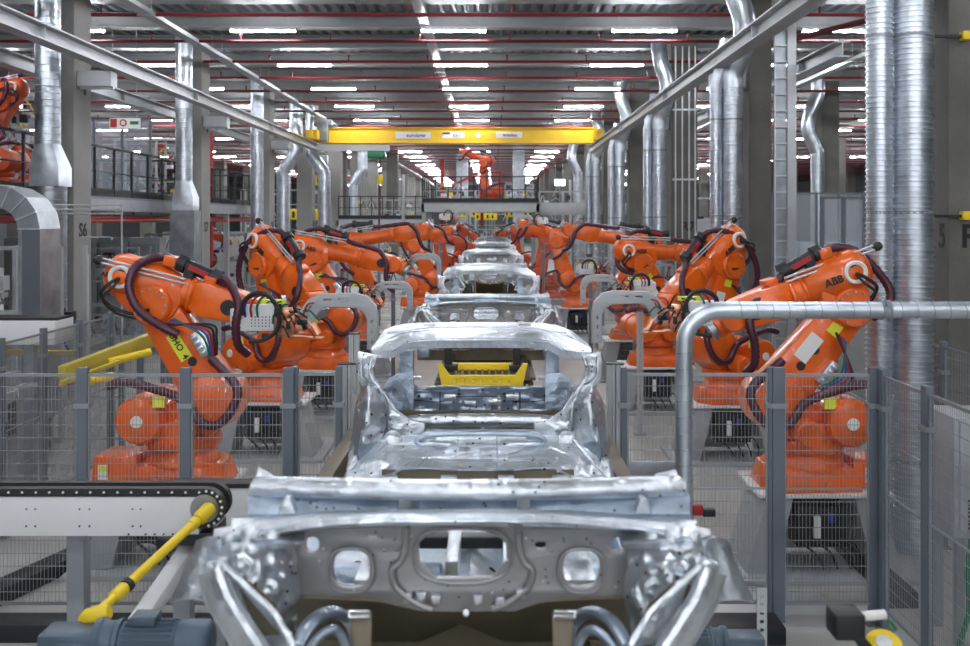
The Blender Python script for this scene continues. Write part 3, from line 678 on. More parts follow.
PZ = .80
R1 = robot('large orange robot behind the fence beside column R5, arm folded down toward the cars', at(805, 0, 9.0).x, 9.0, PZ, pi, R(-38.5), R(-20), R(-15), side=1, base_yaw=pi, loop='B', L=1.15, bk=.12, vr=.30, wlen=1.06)
L1 = robot('large orange robot before column S6, arm reaching over the end of the conveyor', at(184, 0, 9.1).x, 9.1, PZ, 0, R(-32), R(-14), R(-10), side=-1, plates='Y', loop='A', L=1.08, cbx=.80, bk=.34, vr=.18, wlen=.90, rods=.30)
print('flange L1', L1[1].translation, 'R1', R1[1].translation)
weld_gun('welding gun with pale arched frame held by the robot at the end of the conveyor', at(262, 0, 8.95).x, 8.95, at(0, 314, 8.95).z, 1, .96)
weld_gun('welding gun with pale arched frame behind the bend of the silver pipe', at(700, 0, 9.0).x, 9.0, at(0, 310, 9.0).z, -1, .9)
robot('orange robot behind the silver pipe, forearm slanting down from a high elbow', at(728, 0, 13.1).x, 13.1, PZ, R(205), R(-14), R(-38), R(-10), side=1, base_yaw=pi, loop='C')
robot('orange robot with level forearm turned away from the cars, below the R7 stencil', at(655, 0, 16.4).x, 16.4, PZ, R(10), R(-32), R(-2), R(-20), side=-1, base_yaw=pi, loop='B', wlen=1.3)
robot('orange robot with long forearm rising toward the cars, beyond the one under the R7 stencil', at(632, 0, 20).x, 20.0, PZ, pi, R(-24), R(10), R(25), side=1, loop='C', full=False, wlen=1.5)
robot('orange robot with bent lower arm standing nearest the third tailgate opening, R side', at(578, 0, 27.2).x, 27.2, PZ, pi, R(16), R(18), R(-10), side=1, loop='C', full=False)
robot('orange robot behind the arched welding gun, thick forearm slanting down to the cars', at(268, 0, 13.3).x, 13.3, PZ, R(-38), R(-16), R(-36), R(-10), side=-1, base_yaw=0, loop='C')
robot('orange robot with level forearm and looped purple hose, second past the conveyor', at(326, 0, 16.1).x, 16.1, PZ, R(-4), R(-27), R(-10), R(-20), side=-1, loop='B', wlen=1.35)
robot('orange robot with long forearm rising to the platform, third past the conveyor', at(357, 0, 20.2).x, 20.2, PZ, 0, R(-20), R(9), R(25), side=-1, loop='C', full=False, wlen=1.5)
robot('dark orange robot leaning back beside the distant car bodies, S side', at(423, 0, 27.3).x, 27.3, PZ, 0, R(-30), R(14), R(-10), side=-1, loop='C', full=False)
for k, (x, y, yw, a, p, lb) in enumerate(((-1.9, 31.5, .0, -10, -20, 'small distant orange robot on the S side below the platform'), (1.9, 31.5, pi, -10, 8, 'small distant orange robot on the R side below the bridge beam'), (-2.0, 47, .3, 10, -30, 'tiny far robot under the platform, S side of the line'), (1.6, 48.5, pi-.4, 5, -20, 'tiny far robot under the platform, R side of the line'))):
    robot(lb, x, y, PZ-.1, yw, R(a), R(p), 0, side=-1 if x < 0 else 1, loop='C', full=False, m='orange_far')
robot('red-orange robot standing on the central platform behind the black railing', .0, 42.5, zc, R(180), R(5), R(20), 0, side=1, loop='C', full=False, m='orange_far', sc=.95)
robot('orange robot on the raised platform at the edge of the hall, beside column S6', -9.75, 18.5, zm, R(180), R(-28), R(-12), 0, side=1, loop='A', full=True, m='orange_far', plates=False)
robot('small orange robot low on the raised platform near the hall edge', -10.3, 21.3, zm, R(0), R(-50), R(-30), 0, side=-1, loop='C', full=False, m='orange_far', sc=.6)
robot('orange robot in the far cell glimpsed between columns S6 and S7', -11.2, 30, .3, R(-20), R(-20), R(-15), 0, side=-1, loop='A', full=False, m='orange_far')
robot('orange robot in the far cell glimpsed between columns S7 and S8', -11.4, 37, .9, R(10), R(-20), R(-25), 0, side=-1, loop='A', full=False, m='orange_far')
pn = ['tall grey robot pedestal with open cable bay, beside column R5', 'grey pedestal behind the silver pipe', 'grey pedestal under the robot turned away from the cars', 'grey pedestal on the R side, fourth from the fence', 'grey pedestal on the R side by the distant cars',
      'grey pedestal half hidden behind the conveyor', 'grey pedestal behind the fence, next after the conveyor', 'grey pedestal on the S side, third from the fence', 'grey pedestal on the S side, fourth from the fence', 'grey pedestal on the S side by the distant cars']
for lb, (px, Y) in zip(pn, ((812, 9.0), (728, 13.1), (655, 16.4), (632, 20), (578, 27.2), (172, 9.1), (268, 13.3), (326, 16.1), (357, 20.2), (423, 27.3))):
    pedestal(lb, at(px, 0, Y).x, Y, PZ, rz=0)
for lb, px, py, Y, mr, s, z in (('smaller welding gun with pale arch beside the third robot past the conveyor', 352, 292, 12.8, 1, .72, 0), ('smaller welding gun with pale arch between the fence and the R robots', 640, 285, 13.6, -1, .75, 0),
                            ('grey welding gun hanging at the level forearm, S side', 392, 262, 16.5, 1, .75, 0), ('grey welding gun by the robot turned away from the cars', 588, 268, 17.0, 1, .7, 0),
                            ('small copper welding gun raised beside the platform, S side', 446, 216, 20.2, 1, .55, .6), ('small copper welding gun raised under the bridge beam, R side', 541, 220, 20.0, -1, .55, -.6)):
    weld_gun(lb, at(px, 0, Y).x, Y, at(0, py, Y).z, mr, s, z, rich=(Y < 18))

for k, (x, y, h, lb) in enumerate(((-1.9, 31.5, .7, 'small grey pedestal under the distant S side robot'), (1.9, 31.5, .7, 'small grey pedestal under the distant R side robot'), (-2.0, 47, .7, 'tiny grey pedestal under the far S side robot'), (1.6, 48.5, .7, 'tiny grey pedestal under the far R side robot'), (-11.2, 30, .3, 'low grey pedestal of the robot glimpsed between S6 and S7'), (-11.4, 37, .9, 'grey pedestal of the robot glimpsed between S7 and S8'))):
    t = thing('robot_pedestal', lb, 'pedestal', (x, y, 0)); MB().box(-.55, .55, -.4, .4, h-.03, h).build('top_plate', 'white', t); MB().box(-.5, .5, -.35, .35, 0, h-.03, .08, .05).build('body', 'offwhite', t, bevel=.01)
# ------------------------------------------------------------------ car bodies
from mathutils.bvhtree import BVHTree
def spots(o, n, r, m, name, seed=1, d=(0, 1, -.45), stud=.004):
    random.seed(seed); me = o.data; T = BVHTree.FromPolygons([v.co for v in me.vertices], [tuple(p.vertices) for p in me.polygons]); d = Vector(d).normalized()
    xs = [v.co.x for v in me.vertices]; ys = [v.co.y for v in me.vertices]; zs = [v.co.z for v in me.vertices]; b = MB(); k = 0
    for i in range(n*6):
        p = Vector((random.uniform(min(xs), max(xs)), random.uniform(min(ys), max(ys)), random.uniform(min(zs), max(zs)))); h = T.ray_cast(p-d*2, d)
        if h[0] is None: continue
        q = h[1] if h[1].dot(d) < 0 else -h[1]; b.lathe(h[0]-q*.002, q, [(0, r), (stud, r*.9)], 8); k += 1
        if k >= n: break
    s = b.build(name, m, o); s['kind'] = 'stuff'; return s
def seams(o, lines, O_, r, m):
    me = o.data; T = BVHTree.FromPolygons([v.co for v in me.vertices], [tuple(p.vertices) for p in me.polygons]); b = MB(); c = Vector((0, 0, CZ))-O_
    for L in lines:
        P = []
        S = spline([(x, y, 0) for x, y in L], 6)
        for s_ in S:
            e = at(s_.x, s_.y, 6)-O_-c; h = T.ray_cast(c, e.normalized())
            if h[0] is not None: P.append(h[0])
            else:
                if len(P) > 2: b.sweep(P, r, 5)
                P = []
        if len(P) > 2: b.sweep(P, r, 5)
    s = b.build('panel_seam', m, o); s['kind'] = 'stuff'; return s
def car_body():
    t = thing('car_body', 'unpainted', 'car body', (-.1, 3.3, 0))
    OX, OY = -.1, 3.3
    def q(px, py, Y): v = at(px, py, Y); return (v.x-OX, v.y-OY, v.z)
    def fz(px, py, Y=3.3): v = at(px, py, Y); return (v.x-OX, v.z)
    # ---- front
    sp = [q(256, 486, 3.5), q(290, 487, 3.47), q(380, 489, 3.42), q(460, 490, 3.40), q(540, 489, 3.42), q(640, 487, 3.47), q(680, 486, 3.5)]
    b = MB(); b.sweep(spline(sp, 6), .05, 14, ry=.036, up=(0, 0, 1)); b.build('cowl_beam', 'steel', t)
    b = MB(); b.add([q(254, 486, 3.5), q(282, 490, 3.5), q(272, 474, 3.52), q(258, 466, 3.52)]+[q(254, 486, 3.54), q(282, 490, 3.54), q(272, 474, 3.56), q(258, 466, 3.56)], [(0, 1, 2, 3), (7, 6, 5, 4), (0, 4, 5, 1), (1, 5, 6, 2), (2, 6, 7, 3), (3, 7, 4, 0)])
    b.add([q(682, 486, 3.5), q(650, 490, 3.5), q(655, 474, 3.52), q(676, 469, 3.52)]+[q(682, 486, 3.54), q(650, 490, 3.54), q(655, 474, 3.56), q(676, 469, 3.56)], [(0, 1, 2, 3), (7, 6, 5, 4), (0, 4, 5, 1), (1, 5, 6, 2), (2, 6, 7, 3), (3, 7, 4, 0)]); each(b, 'beam_end_tab', 'steel', t, bevel=.004)
    b = MB(); xs = [248, 290, 340, 400, 460, 520, 580, 640, 690]
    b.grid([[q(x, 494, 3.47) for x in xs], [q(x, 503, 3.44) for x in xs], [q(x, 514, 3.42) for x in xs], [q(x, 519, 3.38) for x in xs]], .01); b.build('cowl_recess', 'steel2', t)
    b = MB()
    for x in (405, 524): b.add([q(x-7, 513, 3.40), q(x+7, 513, 3.40), q(x+6, 499, 3.37), q(x-6, 499, 3.37), q(x-7, 513, 3.43), q(x+7, 513, 3.43), q(x+6, 499, 3.41), q(x-6, 499, 3.41)], [(0, 1, 2, 3), (7, 6, 5, 4), (0, 4, 5, 1), (1, 5, 6, 2), (2, 6, 7, 3), (3, 7, 4, 0)])
    for x, s in ((287, 1), (643, -1)): b.prism([q2 for q2 in (fz(x-9, 513, 3.34), fz(x+9, 513, 3.34), fz(x+3, 498, 3.34), fz(x-3, 498, 3.34))], .03, .08)
    each(b, 'cowl_bracket', 'steel', t, bevel=.003)
    # broad front lip
    X = [231, 256, 292, 330, 365, 410, 460, 505, 520, 560, 600, 640, 672, 697]
    T0 = [518, 517, 514, 511, 510, 509, 509, 509, 509, 510, 512, 515, 518, 520]
    M0 = [527, 527, 521, 517, 516, 515, 515, 515, 515, 516, 519, 524, 528, 530]
    M1 = [536, 536, 531, 525, 523, 522, 522, 522, 523, 523, 526, 530, 536, 539]
    M2 = [541, 540, 534, 529, 528, 526, 526, 527, 531, 530, 529, 533, 540, 544]
    b = MB(); b.grid([[q(x, y, 3.36) for x, y in zip(X, T0)], [q(x, y, 3.24) for x, y in zip(X, M0)], [q(x, y, 3.2) for x, y in zip(X, M1)], [q(x, y, 3.25) for x, y in zip(X, M2)]], .012); b.build('windscreen_sill', 'steel', t)
    # firewall with openings
    def pts(L, Y=3.34): return [fz(x, y, Y) for x, y in L]
    def oval(cx, cy, rx, ry, n=16, e=2.6):
        return [(cx+rx*abs(cos(a))**(2/e)*(1 if cos(a) > 0 else -1), cy+ry*abs(sin(a))**(2/e)*(1 if sin(a) > 0 else -1)) for a in [2*pi*k/n+.01 for k in range(n)]]
    outer = [(286, 522), (636, 522), (634, 560), (628, 596), (560, 600), (535, 606), (515, 613), (420, 613), (400, 607), (375, 600), (298, 596), (290, 560)]
    holes = [[(432, 531), (492, 531), (507, 545), (508, 564), (494, 581), (436, 582), (418, 566), (417, 545)], oval(350.5, 571, 20, 20), oval(582, 571, 20, 20), oval(311, 547, 8, 9), oval(618, 547, 8, 9), oval(541, 548, 7, 5), oval(372, 538, 6, 3), oval(384, 553, 3, 3), oval(396, 553, 2, 2), oval(551, 553, 2.5, 2.5)]
    b = MB(); b.plate(pts(outer), [pts(h) for h in holes], .06, .03, .004); fw = b.build('firewall', 'steel3', t)
    b = MB()
    for s in (-1, 1):
        c = 462; b.sweep(spline([q(c+s*56, 527, 3.34), q(c+s*57, 548, 3.34), q(c+s*62, 562, 3.34), q(c+s*70, 570, 3.34), q(c+s*68, 584, 3.34), q(c+s*60, 593, 3.34), q(c+s*44, 604, 3.34), q(c+s*30, 609, 3.34)], 5), .013, 8)
    for cx, cy, rx, ry in ((462.5, 556, 49, 28), (350.5, 571, 22.5, 22.5), (582, 571, 22.5, 22.5)):
        o = oval(cx, cy, rx, ry, 28); b.sweep([q(x, y, 3.345) for x, y in o+o[:2]], .006, 6, caps=False)
    b.build('pressed_ridge', 'steel3', fw)
    b = MB()
    for x, y in ((436, 600), (478, 600), (500, 602), (421, 597), (407, 598), (521, 594)): b.prism(pts([(x-5, y-5), (x+5, y-5), (x+4, y+4), (x-4, y+4)]), .03, .06)
    b.cyl(q(466, 613, 3.31), q(466, 613, 3.35), .012, n=12); each(b, 'small_bracket', 'steel', t, bevel=.003)
    # toe board and tunnel under the firewall
    xs = [296, 330, 380, 420, 462, 505, 545, 595, 632]
    b = MB(); b.grid([[q(x, y, 3.36) for x, y in zip(xs, (598, 599, 602, 611, 612, 611, 602, 599, 598))], [q(x, y, 3.52) for x, y in zip(xs, (610, 612, 618, 628, 622, 628, 618, 612, 610))], [q(x, y, 3.75) for x, y in zip(xs, (640, 640, 642, 642, 624, 642, 642, 640, 640))], [q(462+(x-462)*.92, y, 4.0) for x, y in zip(xs, (628, 628, 628, 628, 600, 628, 628, 628, 628))]], .015)
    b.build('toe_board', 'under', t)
    # floor pan, sills
    b = MB(); zf = 1.56; rows = []
    for i in range(13):
        y = .7+i*.16; rows.append([(x, y, zf+(.13*math.exp(-(x/.12)**2))+(.012 if i % 2 else 0)) for x in [-.76+.095*k for k in range(17)]])
    b.grid(rows, .012); b.build('floor_pan', 'steel', t)
    b = MB()
    for sx in (-1, 1): b.box(min(sx*.74, sx*.9), max(sx*.74, sx*.9), .45, 2.5, 1.50, 1.66)
    for y in (1.15, 1.75): b.box(-.74, -.14, y, y+.14, zf, zf+.09, .0, .03); b.box(.14, .74, y, y+.14, zf, zf+.09, .0, .03)
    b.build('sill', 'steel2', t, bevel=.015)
    b = MB(); b.box(-.6, .6, -.5, 2.9, 1.36, 1.40)
    for sx in (-1, 1): b.box(min(sx*.42, sx*.52), max(sx*.42, sx*.52), -.75, 3.4, 1.40, 1.5)
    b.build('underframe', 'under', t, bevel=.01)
    MB().box(-.93, .93, .74, .80, 1.42, 1.70).build('underside_shade_band', 'under', t, smooth=0)  # added dark band, stands for the shade under the body
    b = MB(); b.box(-.55, .6, 1.28, 1.36, 1.70, 1.76); b.build('floor_brace', 'black', t, bevel=.01)
    b = MB()
    for x in (-.08, .18): b.box(x-.03, x+.03, .9, 1.6, 1.66, 1.78)
    for x in (-.45, .5): b.box(x-.08, x+.08, 1.0, 1.5, 1.6, 1.66)
    each(b, 'seat_rail', 'steel', t, bevel=.008)
    # strut towers
    for s in (-1, 1):
        c = 462
        def w(dx, y, Y): return q(c+s*dx, y, Y)
        rows = []
        prof = [(0, 536), (1, 552), (2, 572), (3, 596), (4, 622), (5, 655), (6, 700)]
        for i, y in prof:
            inner = (172, 166, 164, 162, 166, 172, 178)[i]; outer_ = (252, 256, 258, 252, 238, 222, 208)[i]; r = []
            for k in range(9):
                u = k/8; dx = inner+(outer_-inner)*u; bl = sin(pi*min(1, u*.9+.02))**.7*.17
                r.append(w(dx, y, 3.36-bl-.02*i))
            rows.append(r if s > 0 else r[::-1])
        b = MB(); b.fine(rows, 40, 60, lambda u, v: .03*bumpf(u, v, .6 if s > 0 else .4, .13, .25, .06, 2)+.028*bumpf(u, v, .62 if s > 0 else .38, .28, .16, .05, 2)+.03*bumpf(u, v, .42 if s > 0 else .58, .38, .08, .12, 2)+.014*sin(13*u+4*v)*sin(29*v+5*u)+.008*sin(31*u-17*v), (0, -1, .2)); tw = b.build('strut_tower', 'steel', t, smooth=60)
        b = MB(); b.grid([[w(dx-8, y+3, Y) for dx, y, Y in r][::s] for r in ([(165, 524, 3.38), (200, 522, 3.36), (235, 522, 3.34), (256, 526, 3.36)], [(166, 538, 3.22), (200, 536, 3.18), (236, 537, 3.18), (258, 541, 3.24)], [(168, 545, 3.24), (200, 546, 3.2), (236, 548, 3.2), (258, 552, 3.26)])], .012)
        for (dx, y, r_) in ((190, 534, .03), (212, 532, .036), (232, 536, .026), (200, 541, .022)): b.lathe(w(dx, y, 3.22), (0, -.4, 1), [(-.01, r_), (.008, r_*.85), (.016, r_*.4)], 14)
        b.build('tower_cap', 'steel', t, smooth=60)
        b = MB()
        for dx, y, r_, Y in ((215, 562, .055, 3.16), (190, 585, .035, 3.16), (232, 574, .03, 3.15)):
            b.lathe(w(dx, y, Y+.04), (0, -1, .1), [(0, r_*1.3), (.02, r_*1.25), (.05, r_), (.06, r_*.55), (.045, r_*.3)], 18)
        b.build('strut_mount', 'steel', tw)
        # wheel house panel with slanted dark opening
        O = [(255, 566), (244, 561), (168, 650), (176, 690), (205, 690), (258, 600)]
        H = [(226, 584), (214, 586), (193, 604), (176, 636), (200, 640), (214, 620)]
        Ox = [fz(c+s*x, y, 3.05) for x, y in O]; Hx = [fz(c+s*x, y, 3.05) for x, y in H]
        b = MB(); b.plate(Ox, [Hx], -.25, .03, .006)
        b.build('wheelhouse_panel', 'steel', t)
        b = MB(); b.fine([[w(262, 574, 3.06), w(254, 572, 3.0), w(246, 568, 2.99), w(240, 566, 3.03)][::s], [w(250, 606, 3.02), w(243, 603, 2.96), w(235, 599, 2.95), w(230, 596, 3.0)][::s], [w(228, 640, 2.98), w(221, 638, 2.92), w(212, 635, 2.91), w(206, 632, 2.96)][::s], [w(196, 690, 2.94), w(186, 690, 2.88), w(176, 690, 2.87), w(168, 690, 2.92)][::s]][::1], 14, 24, lambda u, v: -.012*bumpf(u, v, .5, .5, .3, .6)); b.sweep([w(238, 566, 3.02), w(214, 588, 3.0), w(188, 612, 2.98), w(168, 646, 2.95)], .011, 8); b.build('diagonal_brace', 'steel', t)
        b = MB(); b.plate([fz(c+s*x, y, 3.09) for x, y in ((234, 578), (210, 580), (186, 602), (168, 642), (204, 648), (222, 624))], [], -.235, .01); b.build('opening_shade_sheet', 'under', t, smooth=0)  # dark sheet added behind the opening to paint its shaded depth
        # outrigger plate
        b = MB(); g = []
        for i, (x0, x1, y) in enumerate(((240, 266, 541), (243, 273, 560), (248, 283, 582), (252, 293, 603))):
            g.append([w(x0+(x1-x0)*k/4, y-4*sin(pi*k/4), 3.2-.03*sin(pi*k/4)) for k in range(5)][::s])
        b.grid(g, .01); b.build('fender_bracket', 'steel', t)
        # front rails and brackets low
        b = MB(); b.sweep(spline([w(166, 646, 3.02), w(150, 622, 3.1), (w(130, 612, 3.2)), w(112, 622, 3.25), w(104, 650, 3.22), w(100, 700, 3.2)], 5), .028, 10, ry=.02); b.sweep(spline([w(160, 664, 2.98), w(146, 640, 3.05), w(128, 630, 3.1), w(116, 646, 3.12), w(112, 690, 3.1)], 5), .016, 8); b.build('longitudinal_member', 'steel2', t)
        b = MB(); b.add([w(112, 612, 3.16), w(90, 612, 3.16), w(92, 700, 3.1), w(108, 700, 3.1), w(112, 612, 3.22), w(90, 612, 3.22), w(92, 700, 3.16), w(108, 700, 3.16)], [(0, 1, 2, 3), (7, 6, 5, 4), (0, 4, 5, 1), (1, 5, 6, 2), (2, 6, 7, 3), (3, 7, 4, 0)]); b.build('mounting_bracket', 'brown', t, bevel=.004)
        b = MB(); b.add([w(114, 618, 3.12), w(92, 618, 3.12), w(92, 610, 3.2), w(114, 610, 3.2), w(114, 620, 3.14), w(92, 620, 3.14), w(92, 613, 3.22), w(114, 613, 3.22)], [(0, 1, 2, 3), (7, 6, 5, 4), (0, 4, 5, 1), (1, 5, 6, 2), (2, 6, 7, 3), (3, 7, 4, 0)]); b.build('bracket_cap', 'steel', t)
    # ---- rear end with tailgate frame
    xl = [372, 382, 393, 408, 430, 480, 528, 548, 562, 578, 591]
    def rw(ys, Y, xx=None): return [q(x, y, Y) for x, y in zip(xx or xl, ys)]
    b = MB(); b.grid([rw([357, 357, 357, 349, 347.5, 347, 347.5, 349, 357, 358, 358], 6.25),
                      rw([353, 352, 351, 344, 342, 341.5, 342, 344, 351, 353, 354], 6.24),
                      rw([350, 346, 342, 337, 335, 334.5, 335, 337, 342, 347, 350], 6.32),
                      rw([346, 339, 334, 331, 330, 329.5, 330, 331, 334, 340, 346], 6.48, [375, 383, 392, 406, 430, 480, 528, 550, 566, 576, 587]),
                      rw([338, 331, 328, 326.5, 326, 325.5, 326, 326.5, 328, 332, 338], 6.8, [381, 386, 394, 408, 430, 480, 528, 546, 560, 570, 578]),
                      rw([338, 330, 327, 325, 324, 324, 324, 325, 327, 331, 338], 7.2, [384, 388, 396, 408, 430, 480, 528, 544, 558, 567, 573])], .014)
    b.build('roof_header', 'steel', t, smooth=50)
    b = MB()
    for s in (-1, 1): b.box(min(s*.28, s*.36), max(s*.28, s*.36), 3.05, 3.09, 2.585, 2.6)
    b.sweep([(-.60, 3.02, 2.545), (-.3, 3.0, 2.585), (0, 3.0, 2.588), (.3, 3.0, 2.585), (.60, 3.02, 2.545)], .008, 6); b.build('header_rib', 'steel', t)
    for s in (-1, 1):
        c = 479.5
        def w(dx, y, Y): return q(c+s*dx, y, Y)
        def wz(dx, y, Y=6.25): v_ = w(dx, y, Y); return (v_[0], v_[2])
        O = [(119, 353), (121, 362), (120, 376), (115.5, 384), (101.5, 387), (94, 403), (92, 433), (56, 433), (56, 423), (69, 420), (83, 412), (97, 389), (106, 377), (107, 368), (104, 356)]
        b = MB(); b.plate([wz(*p) for p in O], [[wz(96+3*cos(a), 398+3*sin(a)) for a in [2*pi*q_/10 for q_ in range(10)]], [wz(88+2.5*cos(a), 419+2.5*sin(a)) for a in [2*pi*q_/10 for q_ in range(10)]]], 2.9, .045, .012); b.build('rear_pillar', 'steel', t)
        b = MB(); b.sweep([w(107, 358, 6.19), w(110, 370, 6.18), w(106, 381, 6.18), (w(97, 391, 6.17)), w(84, 410, 6.17), w(70, 420, 6.17)], .008, 6); b.sweep([w(118, 357, 6.19), w(118, 375, 6.18), w(112, 384, 6.18), (w(100, 388, 6.17)), w(93, 404, 6.17), w(91, 430, 6.17)], .009, 6); b.build('pillar_flange', 'steel', t)
        b = MB(); b.plate([wz(*p, 6.75) for p in ((100, 394), (90, 378), (76, 372), (66, 372), (66, 430), (80, 432), (96, 408))], [[wz(84+4*cos(a), 392+5*sin(a), 6.75) for a in [2*pi*q_/12 for q_ in range(12)]]], 3.4, .03, .005); b.build('side_stiffener', 'steel2', t)
        rows = [[w(117, 386, 6.2), w(112, 385, 6.14), w(103, 387, 6.18)], [w(124, 403, 6.18), w(110, 402, 6.04), w(94, 403, 6.16)], [w(127, 425, 6.12), w(112, 425, 5.98), w(93, 425, 6.12)], [w(130, 446, 6.06), w(117, 440, 5.98), w(98, 440, 6.08)], [w(132, 462, 6.0), w(122, 458, 5.98), w(106, 452, 6.04)], [w(136, 480, 5.92), w(131, 476, 5.9), w(122, 468, 5.93)]]
        rows = [r[::s] for r in rows][::-1]
        b = MB(); b.fine(rows, 18, 30, lambda u, v: .03*bumpf(u, v, .5, .75, .3, .2)+.012*sin(9*u+5*v)*sin(14*v)+.01*bumpf(u, v, .5, .35, .35, .08), (0, -1, .1))
        qp = b.build('rear_quarter_panel', 'steel', t, smooth=60)
        b = MB(); g = [[w(dx, y, Y) for dx, y, Y in r][::s] for r in ([(112, 402, 6.08), (96, 416, 6.14)], [(118, 428, 6.0), (97, 438, 6.1)], [(122, 452, 5.93), (106, 452, 6.0)], [(120, 464, 5.9), (116, 465, 5.95)])]
        b.grid(g[::-1], .01); b.build('inner_pocket', 'steel2', qp)
        b = MB(); b.box(*sorted((w(79, 0, 6.9)[0], w(65, 0, 6.9)[0])), 3.5, 3.58, q(0, 402, 6.9)[2], q(0, 349, 6.9)[2]); ip = b.build('inner_pillar', 'steel2', t, bevel=.008)
        b = MB()
        for yy, r_ in ((362, .022), (377, .022), (392, .015)): b.lathe(w(72, yy, 6.86), (0, -1, 0), [(-.02, r_), (.02, r_)], 12)
        each(b, 'access_hole', 'dark', ip)
        b = MB(); b.box(*sorted((w(82, 0, 6.85)[0], w(58, 0, 6.85)[0])), 3.46, 3.52, q(0, 379, 6.8)[2]-.0, q(0, 376, 6.8)[2]); b.build('belt_bracket', 'steel', t)
    xs = [382, 395, 412, 430, 455, 480, 505, 530, 548, 563, 577]
    def row(y, Y, jig=0, xx=None): return [q(x, (y if not isinstance(y, list) else y[i])+jig*sin(i*2.1+Y*9), Y) for i, x in enumerate(xx or xs)]
    b = MB(); b.fine([row([430]*11, 6.62), row([418]*11, 6.75), row([404]*11, 6.85), row([392]*11, 6.9), row([386, 386, 388.5, 388, 388, 388, 388, 388, 388.5, 386, 386], 6.93)], 90, 26,
        lambda u, v: .03*bumpf(u, v, .5, .55, .09, .18)+.022*bumpf(u, v, .27, .55, .08, .2)+.022*bumpf(u, v, .73, .55, .08, .2)+.018*bumpf(u, v, .5, .9, .42, .05)+(.014*sin(u*95) if v < .42 else 0)+.02*bumpf(u, v, .13, .3, .05, .12)+.02*bumpf(u, v, .87, .3, .05, .12)+.008*sin(31*u+3)*sin(23*v))
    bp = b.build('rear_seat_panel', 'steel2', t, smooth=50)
    b = MB(); b.sweep([q(411, 384, 6.93), q(418, 389, 6.92), q(440, 388.5, 6.92), q(480, 388, 6.92), q(520, 388.5, 6.92), q(543, 389, 6.92), q(550, 384, 6.93)], .022, 8)
    for x in (424, 538): b.box(*sorted((q(x-9, 0, 6.7)[0], q(x+9, 0, 6.7)[0])), 3.38, 3.42, q(0, 418, 6.7)[2], q(0, 409, 6.7)[2])
    for x, y in ((450, 397), (470, 403), (495, 402), (512, 397), (436, 412), (526, 411), (480, 414)): b.box(*sorted((q(x-6, 0, 6.8)[0], q(x+6, 0, 6.8)[0])), 3.47, 3.5, q(0, y+3, 6.8)[2], q(0, y-3, 6.8)[2])
    each(b, 'pressed_fitting', 'steel', t, bevel=.004)
    b = MB()
    for x, y in ((419, 396), (459, 394), (504, 394), (545, 396), (411, 402), (411, 410), (553, 404), (472, 408), (488, 408), (430, 404), (528, 404)): b.lathe(q(x, y, 6.84), (0, -1, .1), [(0, .011), (.02, .011)], 10)
    each(b, 'dark_fastener_hole', 'dark', bp)
    b = MB(); b.sweep(spline([q(383, 432, 6.22), q(400, 425, 6.3), q(420, 421, 6.38), q(480, 420, 6.4), q(540, 421, 6.38), q(560, 425, 6.3), q(577, 432, 6.22)], 6), .035, 12, ry=.045); b.build('cross_member', 'steel', t)
    # rear floor
    xx = [346, 362, 384, 402, 425, 452, 480, 508, 535, 556, 576, 595, 611]
    def r2(y, Y, j=.4): return [q(479.5+(x-479.5)*(1 if abs(x-479.5) < 110 else 1), (y if not isinstance(y, list) else y[i])+j*sin(i*1.9+Y*7), Y+.012*sin(i*2.7+Y*11)) for i, x in enumerate(xx)]
    xxn = [383, 390, 398, 408, 428, 453, 480, 507, 532, 551, 561, 569, 577]
    b = MB(); b.fine([[q(x, y, 5.7) for x, y in zip(xx, [484, 483, 481, 470, 469, 471, 471, 471, 469, 470, 481, 483, 484])],
                      [q(x, y, 5.85) for x, y in zip([349, 363, 384, 402, 425, 452, 480, 508, 535, 556, 576, 593, 608], [470, 466, 463, 461, 459, 459, 459, 459, 459, 461, 463, 466, 470])],
                      [q(x, y, 6.0) for x, y in zip([357, 368, 384, 402, 425, 452, 480, 508, 535, 556, 576, 588, 601], [456, 452, 450, 449, 450, 451, 451, 451, 450, 449, 450, 452, 456])],
                      [q(x, y, 6.12) for x, y in zip([368, 376, 386, 402, 425, 452, 480, 508, 535, 556, 574, 582, 592], [442, 440, 440, 442, 441, 441, 441, 441, 441, 442, 440, 440, 442])],
                      [q(x, y, 6.3) for x, y in zip(xxn, [432, 431, 431, 431, 431, 431, 431, 431, 431, 431, 431, 431, 432])]], 110, 40, lambda u, v: .035*bumpf(u, v, .5, .72, .26, .10)+.012*bumpf(u, v, .36, .72, .05, .06)+.012*bumpf(u, v, .64, .72, .05, .06)-.018*bumpf(u, v, .5, .88, .33, .035)+.035*bumpf(u, v, .155, .72, .03, .06, 2)+.035*bumpf(u, v, .845, .72, .03, .06, 2)+.012*sin(46*u+9*abs(u-.5)*v)*(1 if abs(u-.5) > .27 and v < .6 else .15)+.02*bumpf(u, v, .5, .3, .22, .05)+.02*bumpf(u, v, .14, .35, .035, .2, 2)+.02*bumpf(u, v, .86, .35, .035, .2, 2)+.02*bumpf(u, v, .22, .25, .025, .22, 2)+.02*bumpf(u, v, .78, .25, .025, .22, 2)+.004*sin(80*u)*sin(33*v))
    b.build('rear_floor', 'steel', t, smooth=55)
    b = MB(); o = [(416, 441), (426, 435), (450, 434), (480, 433.5), (510, 434), (534, 435), (545, 441), (536, 447), (514, 449), (500, 453), (480, 454), (460, 453), (446, 449), (424, 447)]
    b.sweep(spline([q(x, y, 6.04) for x, y in o+o[:1]], 3), .016, 8, caps=False); b.build('floor_bead', 'steel2', t)
    b = MB()
    for x, y in ((393, 440), (567, 440), (428, 441), (534, 441)): b.lathe(q(x, y, 6.1), (0, -1, .6), [(-.02, .06), (.03, .055), (.045, .03)], 14)
